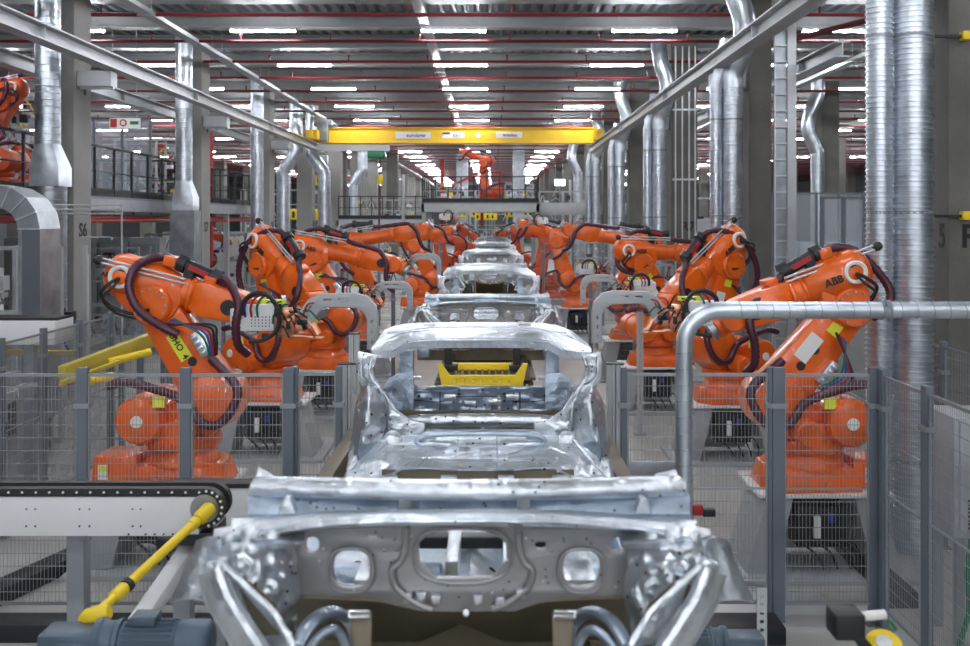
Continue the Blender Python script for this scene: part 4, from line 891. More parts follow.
    b.sweep(spline([q(384, 470, 5.8), q(396, 455, 5.93), q(410, 448, 6.0)], 5), .018, 8); b.sweep(spline([q(577, 470, 5.8), q(564, 455, 5.93), q(550, 448, 6.0)], 5), .018, 8)
    b.sweep(spline([q(362, 470, 5.82), q(376, 452, 5.97), q(386, 441, 6.06)], 5), .014, 8); b.sweep(spline([q(598, 470, 5.82), q(584, 452, 5.97), q(574, 441, 6.06)], 5), .014, 8)
    each(b, 'floor_boss', 'steel', t)
    b = MB()
    for x in (390, 449, 506, 560): b.box(*sorted((q(x-8, 0, 5.65)[0], q(x+8, 0, 5.65)[0])), 2.3, 2.36, q(0, 482, 5.65)[2]-.02, q(0, 475, 5.65)[2])
    each(b, 'seat_bracket', 'steel', t, bevel=.004)
    b = MB(); xa, xb_ = q(352, 0, 5.7)[0], q(604, 0, 5.7)[0]; b.box(xa+.18, xb_-.18, 2.41, 2.43, 1.50, 1.785); b.box(xa, xb_, 3.35, 3.4, 1.55, 1.95); each(b, 'shaded_heel_board', 'under', t)  # front board is coloured dark for the shaded gap below the rear floor
    ob = {}
    for c_ in t.children: ob.setdefault(c_.name.split('.')[0], []).append(c_)
    for nm, n, r, mm, sn in (('rear_floor', 26, .009, 'dark', 'drain_hole'), ('rear_floor', 40, .010, 'paper', 'weld_stud'), ('rear_seat_panel', 30, .009, 'dark', 'drain_hole'), ('rear_seat_panel', 26, .013, 'paper', 'weld_stud'), ('roof_header', 22, .006, 'dark', 'drain_hole'), ('rear_pillar', 16, .006, 'dark', 'drain_hole'), ('rear_quarter_panel', 10, .008, 'dark', 'drain_hole'), ('rear_quarter_panel', 12, .008, 'paper', 'weld_stud'),
                             ('strut_tower', 26, .007, 'paper', 'weld_stud'), ('strut_tower', 20, .006, 'dark', 'drain_hole'), ('firewall', 34, .004, 'dark', 'drain_hole'), ('firewall', 14, .004, 'paper', 'weld_stud'), ('windscreen_sill', 14, .004, 'dark', 'drain_hole'), ('cowl_recess', 18, .005, 'dark', 'drain_hole'), ('cowl_beam', 10, .005, 'dark', 'drain_hole'), ('floor_pan', 60, .02, 'dark', 'drain_hole'), ('cross_member', 12, .008, 'dark', 'drain_hole')):
        for i_, o_ in enumerate(ob.get(nm, [])): spots(o_, n, r, mm, sn, i_+n)
    OO = Vector((OX, OY, 0))
    for o_ in ob['rear_floor']: seams(o_, [[(388, 431), (378, 441), (366, 452), (352, 470)], [(571, 431), (581, 441), (593, 452), (606, 470)], [(350, 480), (366, 462), (382, 448), (396, 438)], [(608, 480), (592, 462), (576, 448), (562, 438)], [(414, 441), (432, 446), (446, 453), (480, 457), (514, 453), (528, 446), (546, 441)], [(404, 466), (420, 460), (480, 462), (540, 460), (554, 466)], [(496, 432), (497, 445), (497, 468)], [(458, 436), (458, 452)], [(430, 455), (418, 466)], [(530, 455), (542, 466)]], OO, .0035, 'steel2')
    for o_ in ob['rear_seat_panel']: seams(o_, [[(414, 400), (440, 402), (455, 397), (505, 397), (520, 402), (548, 400)], [(414, 411), (480, 412), (548, 411)], [(440, 392), (440, 416)], [(520, 392), (520, 416)], [(470, 400), (470, 414)], [(492, 400), (492, 414)]], OO, .004, 'dark')
    for o_ in ob['roof_header']: seams(o_, [[(378, 345), (400, 334), (430, 330.5), (480, 330), (530, 330.5), (562, 334), (585, 345)], [(392, 352), (412, 341), (450, 338.5), (510, 338.5), (548, 341), (568, 352)]], OO, .003, 'steel2')
    for o_ in ob['windscreen_sill']: seams(o_, [[(250, 532), (330, 521), (460, 519), (600, 522), (680, 533)], [(300, 528), (360, 525), (460, 524), (560, 526), (630, 529)]], OO, .0022, 'steel2')
    return t
C1 = car_body()
C1['label'] = 'large bare silver car body at the near end of the line, partly out of view'
C1['category'] = 'car body'
cl = ['bare silver car body just past the yellow fixture, second in the line', 'bare silver car body third in the line, between the rows of robots', 'small bare silver car body fourth in the line', 'tiny bare silver car body at the far end of the line']
for k, lb in enumerate(cl): copy_tree(C1, (-.1+.03*(k+1), 3.3+8.6*(k+1), 0), label=lb)
# ------------------------------------------------------------------ line conveyor
for k in range(5):
    y0 = 3.0+8.6*k; t = thing('skid_conveyor', ('steel skid conveyor under the ')+['near', 'second', 'third', 'fourth', 'last'][k]+' car body', 'conveyor', (-.1, y0, 0))
    b = MB()
    for sx in (-.55, .55): b.box(sx-.06, sx+.06, 0, 5.6, 1.12, 1.30)
    each(b, 'runner', 'brown', t, bevel=.01); b = MB()
    for i in range(12): b.cyl((-.5, .25+i*.46, 1.16), (.5, .25+i*.46, 1.16), .045, n=12)
    each(b, 'roller', 'alu', t)
    for i in range(3):
        for sx in (-.55, .55): MB().box(sx-.05, sx+.05, .3+i*2.3, .42+i*2.3, 0, 1.12).build('leg', 'grey', t, smooth=0)
    b = MB()
    for sx in (-.45, .45):
        for yy in (.9, 3.2): b.box(sx-.05, sx+.05, yy, yy+.1, 1.2, 1.355)
    each(b, 'locating_post', 'grey', t, smooth=0)
for k in range(4):
    y = 9.7+8.6*k; t = thing('lifting_fixture', 'yellow perforated lifting fixture between the car bodies, '+['seen through the near tailgate', 'behind the second body', 'behind the third body', 'behind the fourth body'][k], 'fixture', (-.1, y, 0))
    if k: t['group'] = 'hidden fixtures'
    zt = 1.70
    O = [(-.46, zt+.12), (-.42, zt+.12), (-.34, zt), (.34, zt), (.42, zt+.12), (.46, zt+.12), (.40, zt-.16), (-.40, zt-.16)]
    H = [[(x+.02*cos(a), zt-.055+.022*sin(a)) for a in [2*pi*q/10 for q in range(10)]] for x in (-.27, -.18, -.09, 0, .09, .18, .27)]
    MB().plate(O, H, -.02, .05, .004).build('cross_plate', 'yellow', t)
    MB().box(-.36, .36, .45, .5, zt-.02, zt+.06).box(-.34, .34, .03, .45, zt-.16, zt-.12).box(-.3, .3, .0, .5, 0, zt-.2).build('carriage', 'yellow', t, bevel=.01)
    b = MB()
    for sx in (-.36, .36): b.box(sx-.04, sx+.04, .2, .3, zt, zt+.34); b.box(sx-.08, sx+.1, .18, .32, zt+.02, zt+.08)
    each(b, 'clamp_post', 'black', t, bevel=.006)
    b = MB()
    for i in range(9): b.cyl((-.28+i*.07, .2, zt-.02), (-.28+i*.07, .2, zt+.035), .014, n=8)
    each(b, 'peg', 'galvd', t)
for k, (s, lb) in enumerate(((-1, 'grey striped step grating on the S side of the yellow fixture'), (1, 'grey striped step grating on the R side of the yellow fixture'))):
    b = MB()
    for i in range(9): b.box(s*.62-.22, s*.62+.22, 9.2+i*.14, 9.3+i*.14, 1.42, 1.47)
    b.box(s*.62-.24, s*.62-.22, 9.2, 10.5, 1.3, 1.47); b.box(s*.62+.22, s*.62+.24, 9.2, 10.5, 1.3, 1.47); b.box(s*.62-.03, s*.62+.03, 9.8, 9.9, 0, 1.42)
    tag(b.build('step_grating', 'alu', smooth=0), lb, 'grating')
for s, lb in ((-1, 'olive brown sloping guide rail at the foot of the gate profile, conveyor side'), (1, 'olive brown sloping guide rail at the foot of the gate profile, silver pipe side')):
    o = MB().box(-.055, .055, 0, 1.5, 1.42, 1.56).box(-.04, .04, .2, .3, 0, 1.42).box(-.04, .04, 1.2, 1.3, 0, 1.42).build('guide_rail', 'brown', bevel=.008); o.location = (-.12+s*1.02, 6.35, 0); tag(o, lb, 'rail')
# aluminium profile posts either side of the car line
def profile_post(x, y, h, lb, w=.15):
    t = thing('profile_post', lb, 'post', (x, y, 0))
    b = MB(); 
    for i in range(2):
        x0 = -w/2+i*w/2; O = [(x0+.004, -.04), (x0+w*.17, -.04), (x0+w*.2, -.03), (x0+w*.3, -.03), (x0+w*.33, -.04), (x0+w/2-.004, -.04), (x0+w/2-.004, .04), (x0+.004, .04)]
        n = len(O); b.add([(px, py, 0) for px, py in O]+[(px, py, h-.0) for px, py in O], [tuple(range(n))[::-1], tuple(range(n, 2*n))]+[(j, (j+1) % n, (j+1) % n+n, j+n) for j in range(n)])
    b.build('profile', 'alu', t, smooth=0)
    MB().box(-w/2, w/2, -.045, .045, h, h+.01).build('end_cap', 'dark', t, smooth=0)
    MB().box(-w/2-.04, w/2+.04, -.09, .09, 0, .015).build('foot_plate', 'grey', t, smooth=0)
    return t
for px, y, lb in ((348, 8.1, 'tall ribbed aluminium profile post beside the near car body, conveyor side'), (615, 8.1, 'tall ribbed aluminium profile post beside the near car body, silver pipe side')):
    profile_post(at(px, 0, y).x, y, at(0, 364, y).z, lb)
profile_post(at(352, 0, 8.6).x-.0, 8.75, at(0, 334, 8.75).z, 'slim aluminium profile post topping the ribbed post, conveyor side', .10)
profile_post(at(640, 0, 14.5).x, 14.5, 1.9, 'slim aluminium profile post among the robots, R side', .10)
# ------------------------------------------------------------------ safety fences
PANEL = {}
def wire_panel(w, h, z0):
    key = (round(w, 2), round(h, 2), z0)
    if key not in PANEL:
        b = MB(); r = .0016; nv = max(2, int(w/.030)); nh = int(h/.10)
        for i in range(1, nv): x = w*i/nv; b.box(x-r, x+r, -r, r, z0, z0+h)
        for j in range(1, nh): z = z0+h*j/nh; b.box(0, w, -r-.002, r-.002, z-r*1.7, z+r*1.7)
        f = .0125
        b.box(0, w, -.012, .012, z0+h-2*f, z0+h); b.box(0, w, -.012, .012, z0, z0+2*f); b.box(0, .014, -.01, .01, z0, z0+h); b.box(w-.014, w, -.01, .01, z0, z0+h)
        b.box(0, w, -.008, .008, z0+h*.5-.008, z0+h*.5+.008)
        PANEL[key] = b.mesh('mesh_panel', 'wire', smooth=0)
    return PANEL[key]
POST = {}
def fence(label, p0, p1, n, h=2.05, plinth=True, post=.085, z0=.16, skip=()):
    p0 = Vector((*p0, 0)); p1 = Vector((*p1, 0)); d = p1-p0; L = d.length; rz = math.atan2(d.y, d.x)
    t = thing('safety_fence', label, 'fence', p0, rz); w = L/n
    if (h, post) not in POST:
        POST[(h, post)] = MB().box(-post/2, post/2, -.03, .03, 0, h+.03).box(-post/2-.03, post/2+.03, -.06, .06, 0, .012).mesh('post', 'fence', bevel=.004, smooth=0)
    for i in range(n+1):
        o = bpy.data.objects.new('post', POST[(h, post)]); COL.objects.link(o); o.parent = t; o.location = (i*w, 0, 0)
    for i in range(n):
        if i in skip: continue
        o = bpy.data.objects.new('mesh_panel', wire_panel(w-post, h-z0-.02, z0)); COL.objects.link(o); o.parent = t; o.location = (i*w+post/2, 0, 0)
    for i in range(n+1):
        b = MB(); b.box(-post/2-.02, post/2+.02, -.04, .04, h-.30, h-.26)
        o = b.build('clamp', 'wire', t, smooth=0); o.location = (i*w, 0, 0)
    return t
YF = 7.7
def fx(px, Y=YF): return at(px, 0, Y).x
zt = at(0, 371, YF).z
fence('grey mesh safety fence standing behind the chain conveyor', (fx(-20), YF), (fx(289), YF), 3, zt)
fence('short grey mesh fence panel between the chain conveyor and the near car body', (fx(294), YF+.05), (fx(338), YF+.05), 1, zt, post=.05)
fence('grey mesh safety fence in front of the robot by column R5', (fx(778), YF), (fx(875), YF), 1, zt, post=.1)
fence('grey mesh fence between the car line and the silver pipe', (fx(624), YF+.02), (fx(771), YF+.02), 1, zt, post=.05)
fence('grey mesh fence running toward the viewer below column R5', (3.16, 7.6), (3.16, 4.6), 4, zt, post=.08)
fence('grey mesh fence running beside the yellow roller beams, S side', (-5.07, 7.9), (-5.07, 12.5), 5, 2.05, post=.07)
fence('grey mesh fence crossing in front of column S6', (-5.07, 12.55), (-3.9, 12.55), 3, 2.05, post=.07)
fence('grey mesh fence running behind the R robots below the duct pair', (4.55, 8.0), (4.55, 26.0), 12, 2.05, post=.07)
fence('grey mesh fence running behind the S robots', (-4.6, 13.2), (-4.6, 28.0), 10, 2.05, post=.07)
fence('grey mesh fence crossing between the S robots, by the arched gun', (-4.5, 18.2), (-1.9, 18.2), 3, 2.05, post=.07)
fence('grey mesh fence crossing between the R robots', (1.9, 18.2), (4.5, 18.2), 3, 2.05, post=.07)
fence('grey mesh fence crossing on the S side by the distant cars', (-4.5, 29.5), (-1.6, 29.5), 3, 2.6, post=.07)
fence('grey mesh fence crossing on the R side by the distant cars', (1.6, 29.5), (4.4, 29.5), 3, 2.6, post=.07)
fence('grey mesh fence along the hall edge beyond column S6', (-12.5, 13.5), (-5.3, 13.5), 7, 1.4, post=.06)
# kerb plinths at the fence foot
def kerb(x0, x1, y0, y1, lb, h=.14):
    tag(MB().box(x0, x1, y0, y1, 0, h).build('floor_channel', 'black', bevel=.01), lb, 'channel')
kerb(-5.0, -1.3, 7.35, 7.6, 'dark steel floor channel along the foot of the fence behind the conveyor')
kerb(1.35, 2.28, 7.3, 7.6, 'dark steel floor channel at the foot of the fence near the blue motor')
tag(MB().box(-.12, .12, 0, 3.2, 0, .14).build('floor_channel', 'black', bevel=.01), 'dark floor channel slanting away beyond the conveyor', 'channel').location = (-4.4, 7.8, 0)
tag(MB().box(-.12, .12, 0, 1.4, 0, .14).build('floor_channel', 'black', bevel=.01), 'dark floor channel between the pedestal and the column R5 fence', 'channel').location = (3.5, 8.0, 0)
bpy.data.objects['floor_channel.002'].rotation_euler.z = R(-18)
o = MB().box(-1.0, .28, -.4, .38, 0, .02).build('floor_plate', 'alu', smooth=0); o.location = (2.6, 8.0, 0.001); tag(o, 'flat grey checker floor plate before the pedestal by column R5', 'plate')
o = MB().box(-.5, .6, -.5, .45, 0, .03).build('floor_plate', 'galvd', smooth=0); o.location = (2.72, 6.75, 0.001); tag(o, 'flat steel floor plate below the black camera bracket', 'plate')
o = MB().box(-.45, .45, -.02, .02, .35, .62).build('cable_duct_cover', 'galvd', bevel=.01); o.location = (1.72, 10.5, 0); MB().box(-.4, -.36, -.02, .02, 0, .35).box(.36, .4, -.02, .02, 0, .35).build('leg', 'grey', o, smooth=0); tag(o, 'grey sheet cover across the floor between the near car and the silver pipe', 'cover')
# ------------------------------------------------------------------ chain conveyor
YC = 5.5
def cx(px): return at(px, 0, YC).x
def cz(py): return at(0, py, YC).z
t = thing('chain_conveyor', 'pale grey chain conveyor with black chain and round end sprocket', 'conveyor', (0, YC, 0))
b = MB(); b.box(cx(-140), cx(200), -.02, 0, cz(535), cz(496)); b.box(cx(-140), cx(200), .12, .14, cz(535), cz(496)); b.box(cx(-140), cx(200), 0, .12, cz(533), cz(528)); sp = b.build('side_panel', 'white', t, bevel=.004)
b = MB()
for x in (28, 37, 81, 91, 134, 142): b.cyl((cx(x), -.024, cz(525)), (cx(x), -.02, cz(525)), .006, n=8); b.cyl((cx(x), -.024, cz(508)), (cx(x), -.02, cz(508)), .005, n=8)
for x in (130, 147, 156, 165, 174): b.cyl((cx(x), -.024, cz(533)), (cx(x), -.02, cz(533)), .006, n=8)
b.build('bolt_head', 'inkm', sp)
rr = .102; ox, oz = cx(206), cz(507)
loop = [(cx(-140), oz+rr)]+[(ox+rr*cos(a), oz+rr*sin(a)) for a in [pi/2-pi*k/14 for k in range(15)]]+[(ox-.1, oz-rr)]
def band(b, L, r0, r1, y0, y1):
    n = len(L); vs = []
    for i, (x, z) in enumerate(L):
        a = L[min(i+1, n-1)]; c = L[max(i-1, 0)]; dx, dz = a[0]-c[0], a[1]-c[1]; l = math.hypot(dx, dz); nx, nz = dz/l, -dx/l
        for y in (y0, y1):
            for r in (r0, r1): vs.append((x-nx*r, y, z-nz*r))
    fs = []
    for i in range(n-1):
        p = i*4; q_ = p+4; fs += [(p, q_, q_+1, p+1), (p+2, p+3, q_+3, q_+2), (p, p+2, q_+2, q_), (p+1, q_+1, q_+3, p+3)]
    fs += [(0, 1, 3, 2), ((n-1)*4, (n-1)*4+2, (n-1)*4+3, (n-1)*4+1)]
    return b.add(vs, fs)
b = MB(); band(b, loop, -.028, .012, -.03, .03); band(b, loop, -.028, .012, .10, .15); b.build('chain', 'dark', t, smooth=0)
b = MB(); band(b, loop, -.036, -.028, .03, .10); b.build('slat_band', 'galvd', t, smooth=0)
b = MB(); d_ = .079; i = 0
x = ox-.03
while x > cx(-140)+.1: b.cyl((x, -.034, oz+rr-.008), (x, -.03, oz+rr-.008), .007, n=8); x -= .079
for k in range(9):
    a = pi/2-pi*(k+.3)/9; b.cyl((ox+rr*1.0*cos(a), -.034, oz+rr*sin(a)), (ox+rr*cos(a), -.03, oz+rr*sin(a)), .008, n=8)
b.build('chain_pin', 'paper', t)
b = MB(); b.lathe((ox, -.015, oz), (0, 1, 0), [(-.02, .082), (.15, .082)], 28); b.lathe((ox, -.03, oz), (0, 1, 0), [(0, .05), (.02, .05)], 20)
for k in range(6): a = 2*pi*k/6; b.cyl((ox+.075*cos(a), -.028, oz+.075*sin(a)), (ox+.075*cos(a), -.012, oz+.075*sin(a)), .009, n=8)
b.build('end_sprocket', 'galvd', t)
b = MB(); b.box(cx(176), cx(212), -.02, .3, cz(545), cz(532)); b.box(cx(150), cx(165), .1, .2, cz(560), cz(545)); b.build('bearing_block', 'black', t, bevel=.006)
for px in (-60, 60, 170): MB().box(cx(px)-.05, cx(px)+.05, .2, .3, 0, cz(533)).build('leg', 'grey', t, smooth=0)
# second conveyor just behind
t = thing('chain_conveyor', 'pale grey chain conveyor stub just behind the sprocket end', 'conveyor', (0, 6.6, 0))
xa, xb2 = at(205, 0, 6.6).x, at(258, 0, 6.6).x; za, zb_ = at(0, 530, 6.6).z, at(0, 487, 6.6).z
MB().box(xa, xb2, -.02, 0, za, zb_).box(xa, xb2, .08, .1, za, zb_).build('side_panel', 'white', t, bevel=.004); MB().box(xa-.25, xb2, -.03, .11, zb_-.0, zb_+.03).build('chain', 'dark', t, smooth=0)
for x in (xa+.1, xb2-.1): MB().box(x-.04, x+.04, .0, .08, 0, za).build('leg', 'grey', t, smooth=0)
# cardan shaft from sprocket down to the gear motor
t = thing('cardan_shaft', 'yellow cardan shaft slanting from the sprocket down to the blue-grey motor', 'shaft', (0, 0, 0))
p0 = at(203, 515, 5.38); p1 = at(94, 616, 4.55); d = (p1-p0).normalized(); Ls = (p1-p0).length
MB().lathe(p0+d*.05, d, [(0, .018), (.02, .034), (.06, .034), (.07, .026), (Ls-.28, .026), (Ls-.27, .034), (Ls-.2, .034), (Ls-.19, .024), (Ls-.1, .024)], 18).build('tube', 'yellow', t)
MB().lathe(p0-d*.03+Vector((0, -.0, 0)), (0, -1, .0), [(-.06, .03), (-.04, .045), (.0, .045), (.02, .03)], 18).lathe(p0, d, [(-.05, .02), (-.03, .042), (.03, .042), (.05, .03)], 16).build('joint_yoke', 'yellow', t)
MB().lathe(p1, (-1, 0, -.3), [(-.08, .03), (-.06, .045), (.03, .045), (.07, .02)], 16).build('joint_yoke', 'yellow', t)
MB().lathe(p0+d*(Ls-.26), d, [(0, .036), (.03, .036)], 18).build('rubber_ring', 'dark', t)
# white beam parallel to the shaft
q0 = at(190, 546, 5.7); q1 = at(112, 634, 4.7)
tag(MB().bar(q0+Vector((.0, .1, -.0)), q1+Vector((.10, 0, -.0)), .10, .10).build('support_beam', 'white', bevel=.02), 'white box beam slanting down beside the yellow shaft', 'beam')
def gearmotor(lb, loc, rz=0, s=1., mir=1):
    t = thing('gear_motor', lb, 'motor', loc, rz); S = Matrix.Diagonal((s*mir, s, s, 1))
    MB(S).box(-.28, -.02, -.09, .09, -.10, .06).box(-.24, -.06, -.1, .1, -.08, .03).build('gearbox', 'motor', t, bevel=.02)
    MB(S).lathe((-.03, 0, 0), (1, 0, 0), [(0, .10), (.03, .105), (.05, .09), (.09, .09), (.1, .10), (.12, .10)], 24).build('adapter_flange', 'motor', t)
    b = MB(S); b.lathe((.09, 0, 0), (1, 0, 0), [(0, .085), (.26, .085), (.27, .095), (.40, .095), (.42, .08), (.43, .05)], 24)
    for k in range(20):
        a = 2*pi*k/20; b.bar((.11, .09*cos(a), .09*sin(a)), (.34, .09*cos(a), .09*sin(a)), .006, .02)
    b.build('motor_housing', 'motor', t)
    MB(S).box(.14, .26, -.05, .05, .08, .13).build('terminal_box', 'motor', t, bevel=.01)
    MB(S).box(-.2, -.1, -.04, .04, -.4, -.1).build('mounting_foot', 'grey', t); return t
v = at(108, 634, 4.45); gearmotor('blue-grey gear motor at the lower end of the yellow shaft', v+Vector((-.02, 0, -.03)))
v = at(722, 638, 5.2); gearmotor('blue-grey gear motor beside the near car body, silver pipe side', v+Vector((.0, 0, -.02)), 0, .8, -1)
# perforated upright next to it
b = MB(); x0, x1 = at(757, 0, 5.6).x, at(767, 0, 5.6).x; zt_ = at(0, 588, 5.6).z
H = [[(x0+.018, z), (x0+.042, z), (x0+.042, z+.02), (x0+.018, z+.02)] for z in [zt_-.06-.05*i for i in range(18)]]
b.plate([(x0, 0), (x1, 0), (x1, zt_), (x0, zt_)], H, 0, .004); o = b.build('perforated_upright', 'alu', smooth=0); o.location.y = 5.6; tag(o, 'slotted grey upright profile beside the blue-grey motor', 'post')
# red sensor on the fence
t = thing('limit_switch', 'red and black switch mounted on the fence beside the silver pipe', 'switch', at(700, 511, 7.6)); MB().box(-.06, .02, -.03, .03, -.03, .05).build('switch_body', 'redb', t, bevel=.008); MB().box(.02, .12, -.03, .03, -.04, .02).build('connector', 'black', t, bevel=.006); MB().box(-.08, .12, .03, .05, -.06, -.04).build('mounting_plate', 'alu', t, smooth=0)
# camera-like device in the lower corner
t = thing('sensor_camera', 'blurred black sensor camera with yellow disc and white plug', 'camera', at(846, 622, 3.6))
MB().box(-.06, .055, -.06, .06, -.05, .05).build('camera_body', 'dark', t, bevel=.012); MB().cyl((.05, 0, .02), (.15, 0, .03), .018, n=12).build('white_plug', 'paper', t)
MB().lathe((.145, 0, -.085), (-.15, -.5, 1), [(-.006, .065), (.006, .065)], 28).build('yellow_disc', 'yellow', t); MB().lathe((.145, 0, -.078), (-.15, -.5, 1), [(-.002, .03), (.006, .03)], 20).build('disc_hub', 'white', t)
MB().sweep(spline([(.13, 0, .02), (.17, 0, -.0), (.19, 0, -.03)], 5), .007, 8).build('cable', 'green', t); MB().bar((.02, 0, -.03), (.1, 0, -.12), .05, .04).bar((.09, .05, -.1), (.06, .4, -2.3), .04, .04).build('bracket_arm', 'black', t, bevel=.004)
MB().cyl((.07, -.05, -.11), (.10, -.06, -.12), .012, n=12).build('steel_button', 'paper', t)
# ------------------------------------------------------------------ left side machinery
# square bent sheet duct
t = thing('sheet_duct', 'large square sheet metal duct bending down, one side perforated', 'duct', (0, 12.6, 0))
xa, xb2 = at(18, 0, 12.6).x, at(40, 0, 12.6).x; zt2 = at(0, 184, 12.6).z; zb2 = 0.0
w_ = .30
c0 = Vector((xa-.35, 0, zt2-.6)); rows = []
pr = []
for k in range(5):
    a = pi/2-pi/2*k/4; pr.append((c0.x+cos(a)*(xb2-c0.x), c0.z+sin(a)*.6, c0.x+cos(a)*(xa-c0.x), c0.z+sin(a)*.30))
pr = [(xa-2.5, zt2, xa-2.5, zt2-.3)]+pr+[(xb2, .6, xa, .6)]
b = MB(); vs = []
for X0, Z0, X1, Z1 in pr: vs += [(X0, 0, Z0), (X0, .6, Z0), (X1, .6, Z1), (X1, 0, Z1)]
fs = []
for i in range(len(pr)-1):
    for j in range(4): fs.append((i*4+j, i*4+(j+1) % 4, (i+1)*4+(j+1) % 4, (i+1)*4+j))
b.add(vs, fs+[(0, 1, 2, 3), tuple((len(pr)-1)*4+j for j in range(4))]); b.build('sheet_shell', 'galvd', t, smooth=0)
zk = c0.z
MB().box(xa+.06, xb2+.004, -.012, 0, .65, zk).build('perforated_panel', 'perf', t, smooth=0)
b = MB()
for k in range(1, 6):
    X0, Z0, X1, Z1 = pr[k]; b.bar((X0, -.01, Z0), (X1, -.01, Z1), .03, .02)
b.build('seam_flange', 'galv', t)
# guard pipes by S6 (thin silver tubes)
b = MB()
for z in (3.28, 3.20, 3.13): b.cyl((at(40, 0, 16).x, 0, z*1.0+.28), (at(112, 0, 16).x, 0, z+.28), .016, n=8)
b.sweep(spline([(at(108, 0, 16).x, 0, 3.5), (at(112, 0, 16).x, 0, 3.47), (at(112.5, 0, 16).x, 0, 3.3), (at(112.5, 0, 16).x, 0, 0)], 4), .016, 8)
b.sweep(spline([(at(70, 0, 16).x, 0, 3.0), (at(100, 0, 16).x, 0, 3.0), (at(102, 0, 16).x, 0, 2.95)], 4), .012, 6); b.cyl((at(78, 0, 16).x, 0, 0), (at(78, 0, 16).x, 0, 2.7), .014, n=8)
o = b.build('media_pipes', 'alu'); o.location.y = 16.4; tag(o, 'thin silver media pipes bending round column S6', 'pipes')
t = thing('conveyor_housing', 'long white conveyor housing with small bolts beyond the S side fence', 'conveyor', (0, 11.2, 0))
z1, z0_ = at(0, 321, 11.2).z, at(0, 345, 11.2).z
MB().box(-8.5, at(55, 0, 11.2).x, 0, .5, z0_, z1).build('housing', 'white', t, bevel=.01); MB().box(-8.5, at(55, 0, 11.2).x, .05, .45, z1, z1+.03).build('belt', 'dark', t, smooth=0)
for x in (-8.0, -6.8, -5.6): MB().box(x-.06, x+.06, .2, .3, 0, z0_).build('leg', 'grey', t, smooth=0)
t = thing('roller_track', 'yellow roller beam with round pipes beyond the S side fence', 'conveyor', (0, 10.6, 0))
off = Vector((0, -10.6, 0))
for a_, b_, w_2, h_2 in ((at(62, 374, 10.2), at(168, 333, 12.2), .10, .17), (at(-60, 351, 11.9), at(82, 353, 11.9), .08, .06), (at(60, 384, 9.9), at(150, 350, 11.6), .05, .05)): MB().bar(a_+off, b_+off, w_2, h_2).build('beam', 'dullyel', t, bevel=.008)
for a_, b_ in ((at(88, 381, 9.8), at(112, 376, 10.1)), (at(108, 362, 10.9), at(150, 352, 11.3))): MB().cyl(a_+off, b_+off, .045, n=12).build('round_pipe', 'yellow', t)
MB().box(-7.0, -5.25, -.4, .3, 1.3, 1.42).box(-6.8, -6.3, -.4, .2, 1.42, 1.6).box(-5.8, -5.4, -.3, .2, 1.42, 1.58).build('drive_block', 'offwhite', t, bevel=.01)
MB().box(-6.1, -5.9, -.3, .2, .8, 1.3).build('drive_motor', 'black', t, bevel=.02); MB().box(-5.6, -5.35, -.3, .2, .9, 1.3).build('drive_motor', 'black', t, bevel=.02)
for x in (-6.6, -5.4): MB().box(x-.07, x+.07, .0, .14, 0, 1.3).build('leg', 'offwhite', t, smooth=0)
for k, (x, y, w, h, lb) in enumerate(((-6.6, 8.6, .9, 1.2, 'low grey control cabinet behind the conveyor fence, near the hall edge'), (-6.9, 10.2, .8, 1.0, 'low grey control cabinet farther behind the conveyor fence'))):
    t = thing('control_cabinet', lb, 'cabinet', (x, y, 0)); MB().box(0, w, 0, .5, .1, h).build('housing', 'offwhite', t, bevel=.01); MB().box(.05, w-.05, -.02, 0, .15, h-.05).build('door', 'offwhite', t, bevel=.006); MB().box(.06, w-.06, .02, .48, 0, .1).build('plinth', 'dark', t, smooth=0); MB().box(w-.12, w-.08, -.04, -.02, h*.5, h*.5+.12).build('handle', 'dark', t)
t = thing('control_cabinet', 'pale grey sheet cabinet behind the angled fence at the hall edge below column R5', 'cabinet', (3.55, 7.25, 0))
MB().box(0, 1.1, 0, .5, .85, 1.78).build('housing', 'offwhite', t, bevel=.01); MB().box(.04, 1.06, -.02, 0, .9, 1.74).build('door', 'offwhite', t, bevel=.006)
for x in (.05, 1.0): MB().box(x, x+.06, .05, .11, 0, .85).build('leg', 'grey', t, smooth=0); MB().box(x, x+.06, .4, .46, 0, .85).build('leg', 'grey', t, smooth=0)
b = MB()
for i in range(8): b.box(.1, .5, -.03, -.02, .93+i*.03, .945+i*.03)
v_ = b.build('vent_slots', 'dark', t, smooth=0)
MB().sweep(spline([(.12, -.02, .85), (.08, -.05, .6), (.1, -.03, .3), (.0, -.05, .01)], 6), .02, 8).build('power_cable', 'green', t)
# glazed machine enclosures and equipment racks on the platforms
def enclosure(lb, x0, x1, y, z, h, n=4, m='poly', fr='fence', d=.0):
    t = thing('clear_screen', lb, 'screen', (x0, y, z)); w = (x1-x0)/n
    for i in range(n):
        MB().box(i*w+.03, (i+1)*w-.03, -.004, .004, .05, h-.03).build('clear_pane', m, t, smooth=0)
    b = MB()
    for i in range(n+1): b.box(i*w-.03, i*w+.03, -.03, .03, 0, h)
    b.box(0, n*w, -.02, .02, h-.04, h); b.box(0, n*w, -.02, .02, 0, .05); b.build('frame', fr, t, smooth=0); return t
enclosure('tall clear screen wall on the platform behind columns S6 and S7', -14.5, -9.2, 27.6-2.2, zm, 2.2, 7)
enclosure('tall clear screen wall beyond the R6 pillar and the duct pair', 5.6, 7.4, 16.0, 1.9, 1.8, 5)
enclosure('clear screen wall farther back behind the R side fence', 6.0, 10.5, 24.0, 1.4, 2.6, 8)
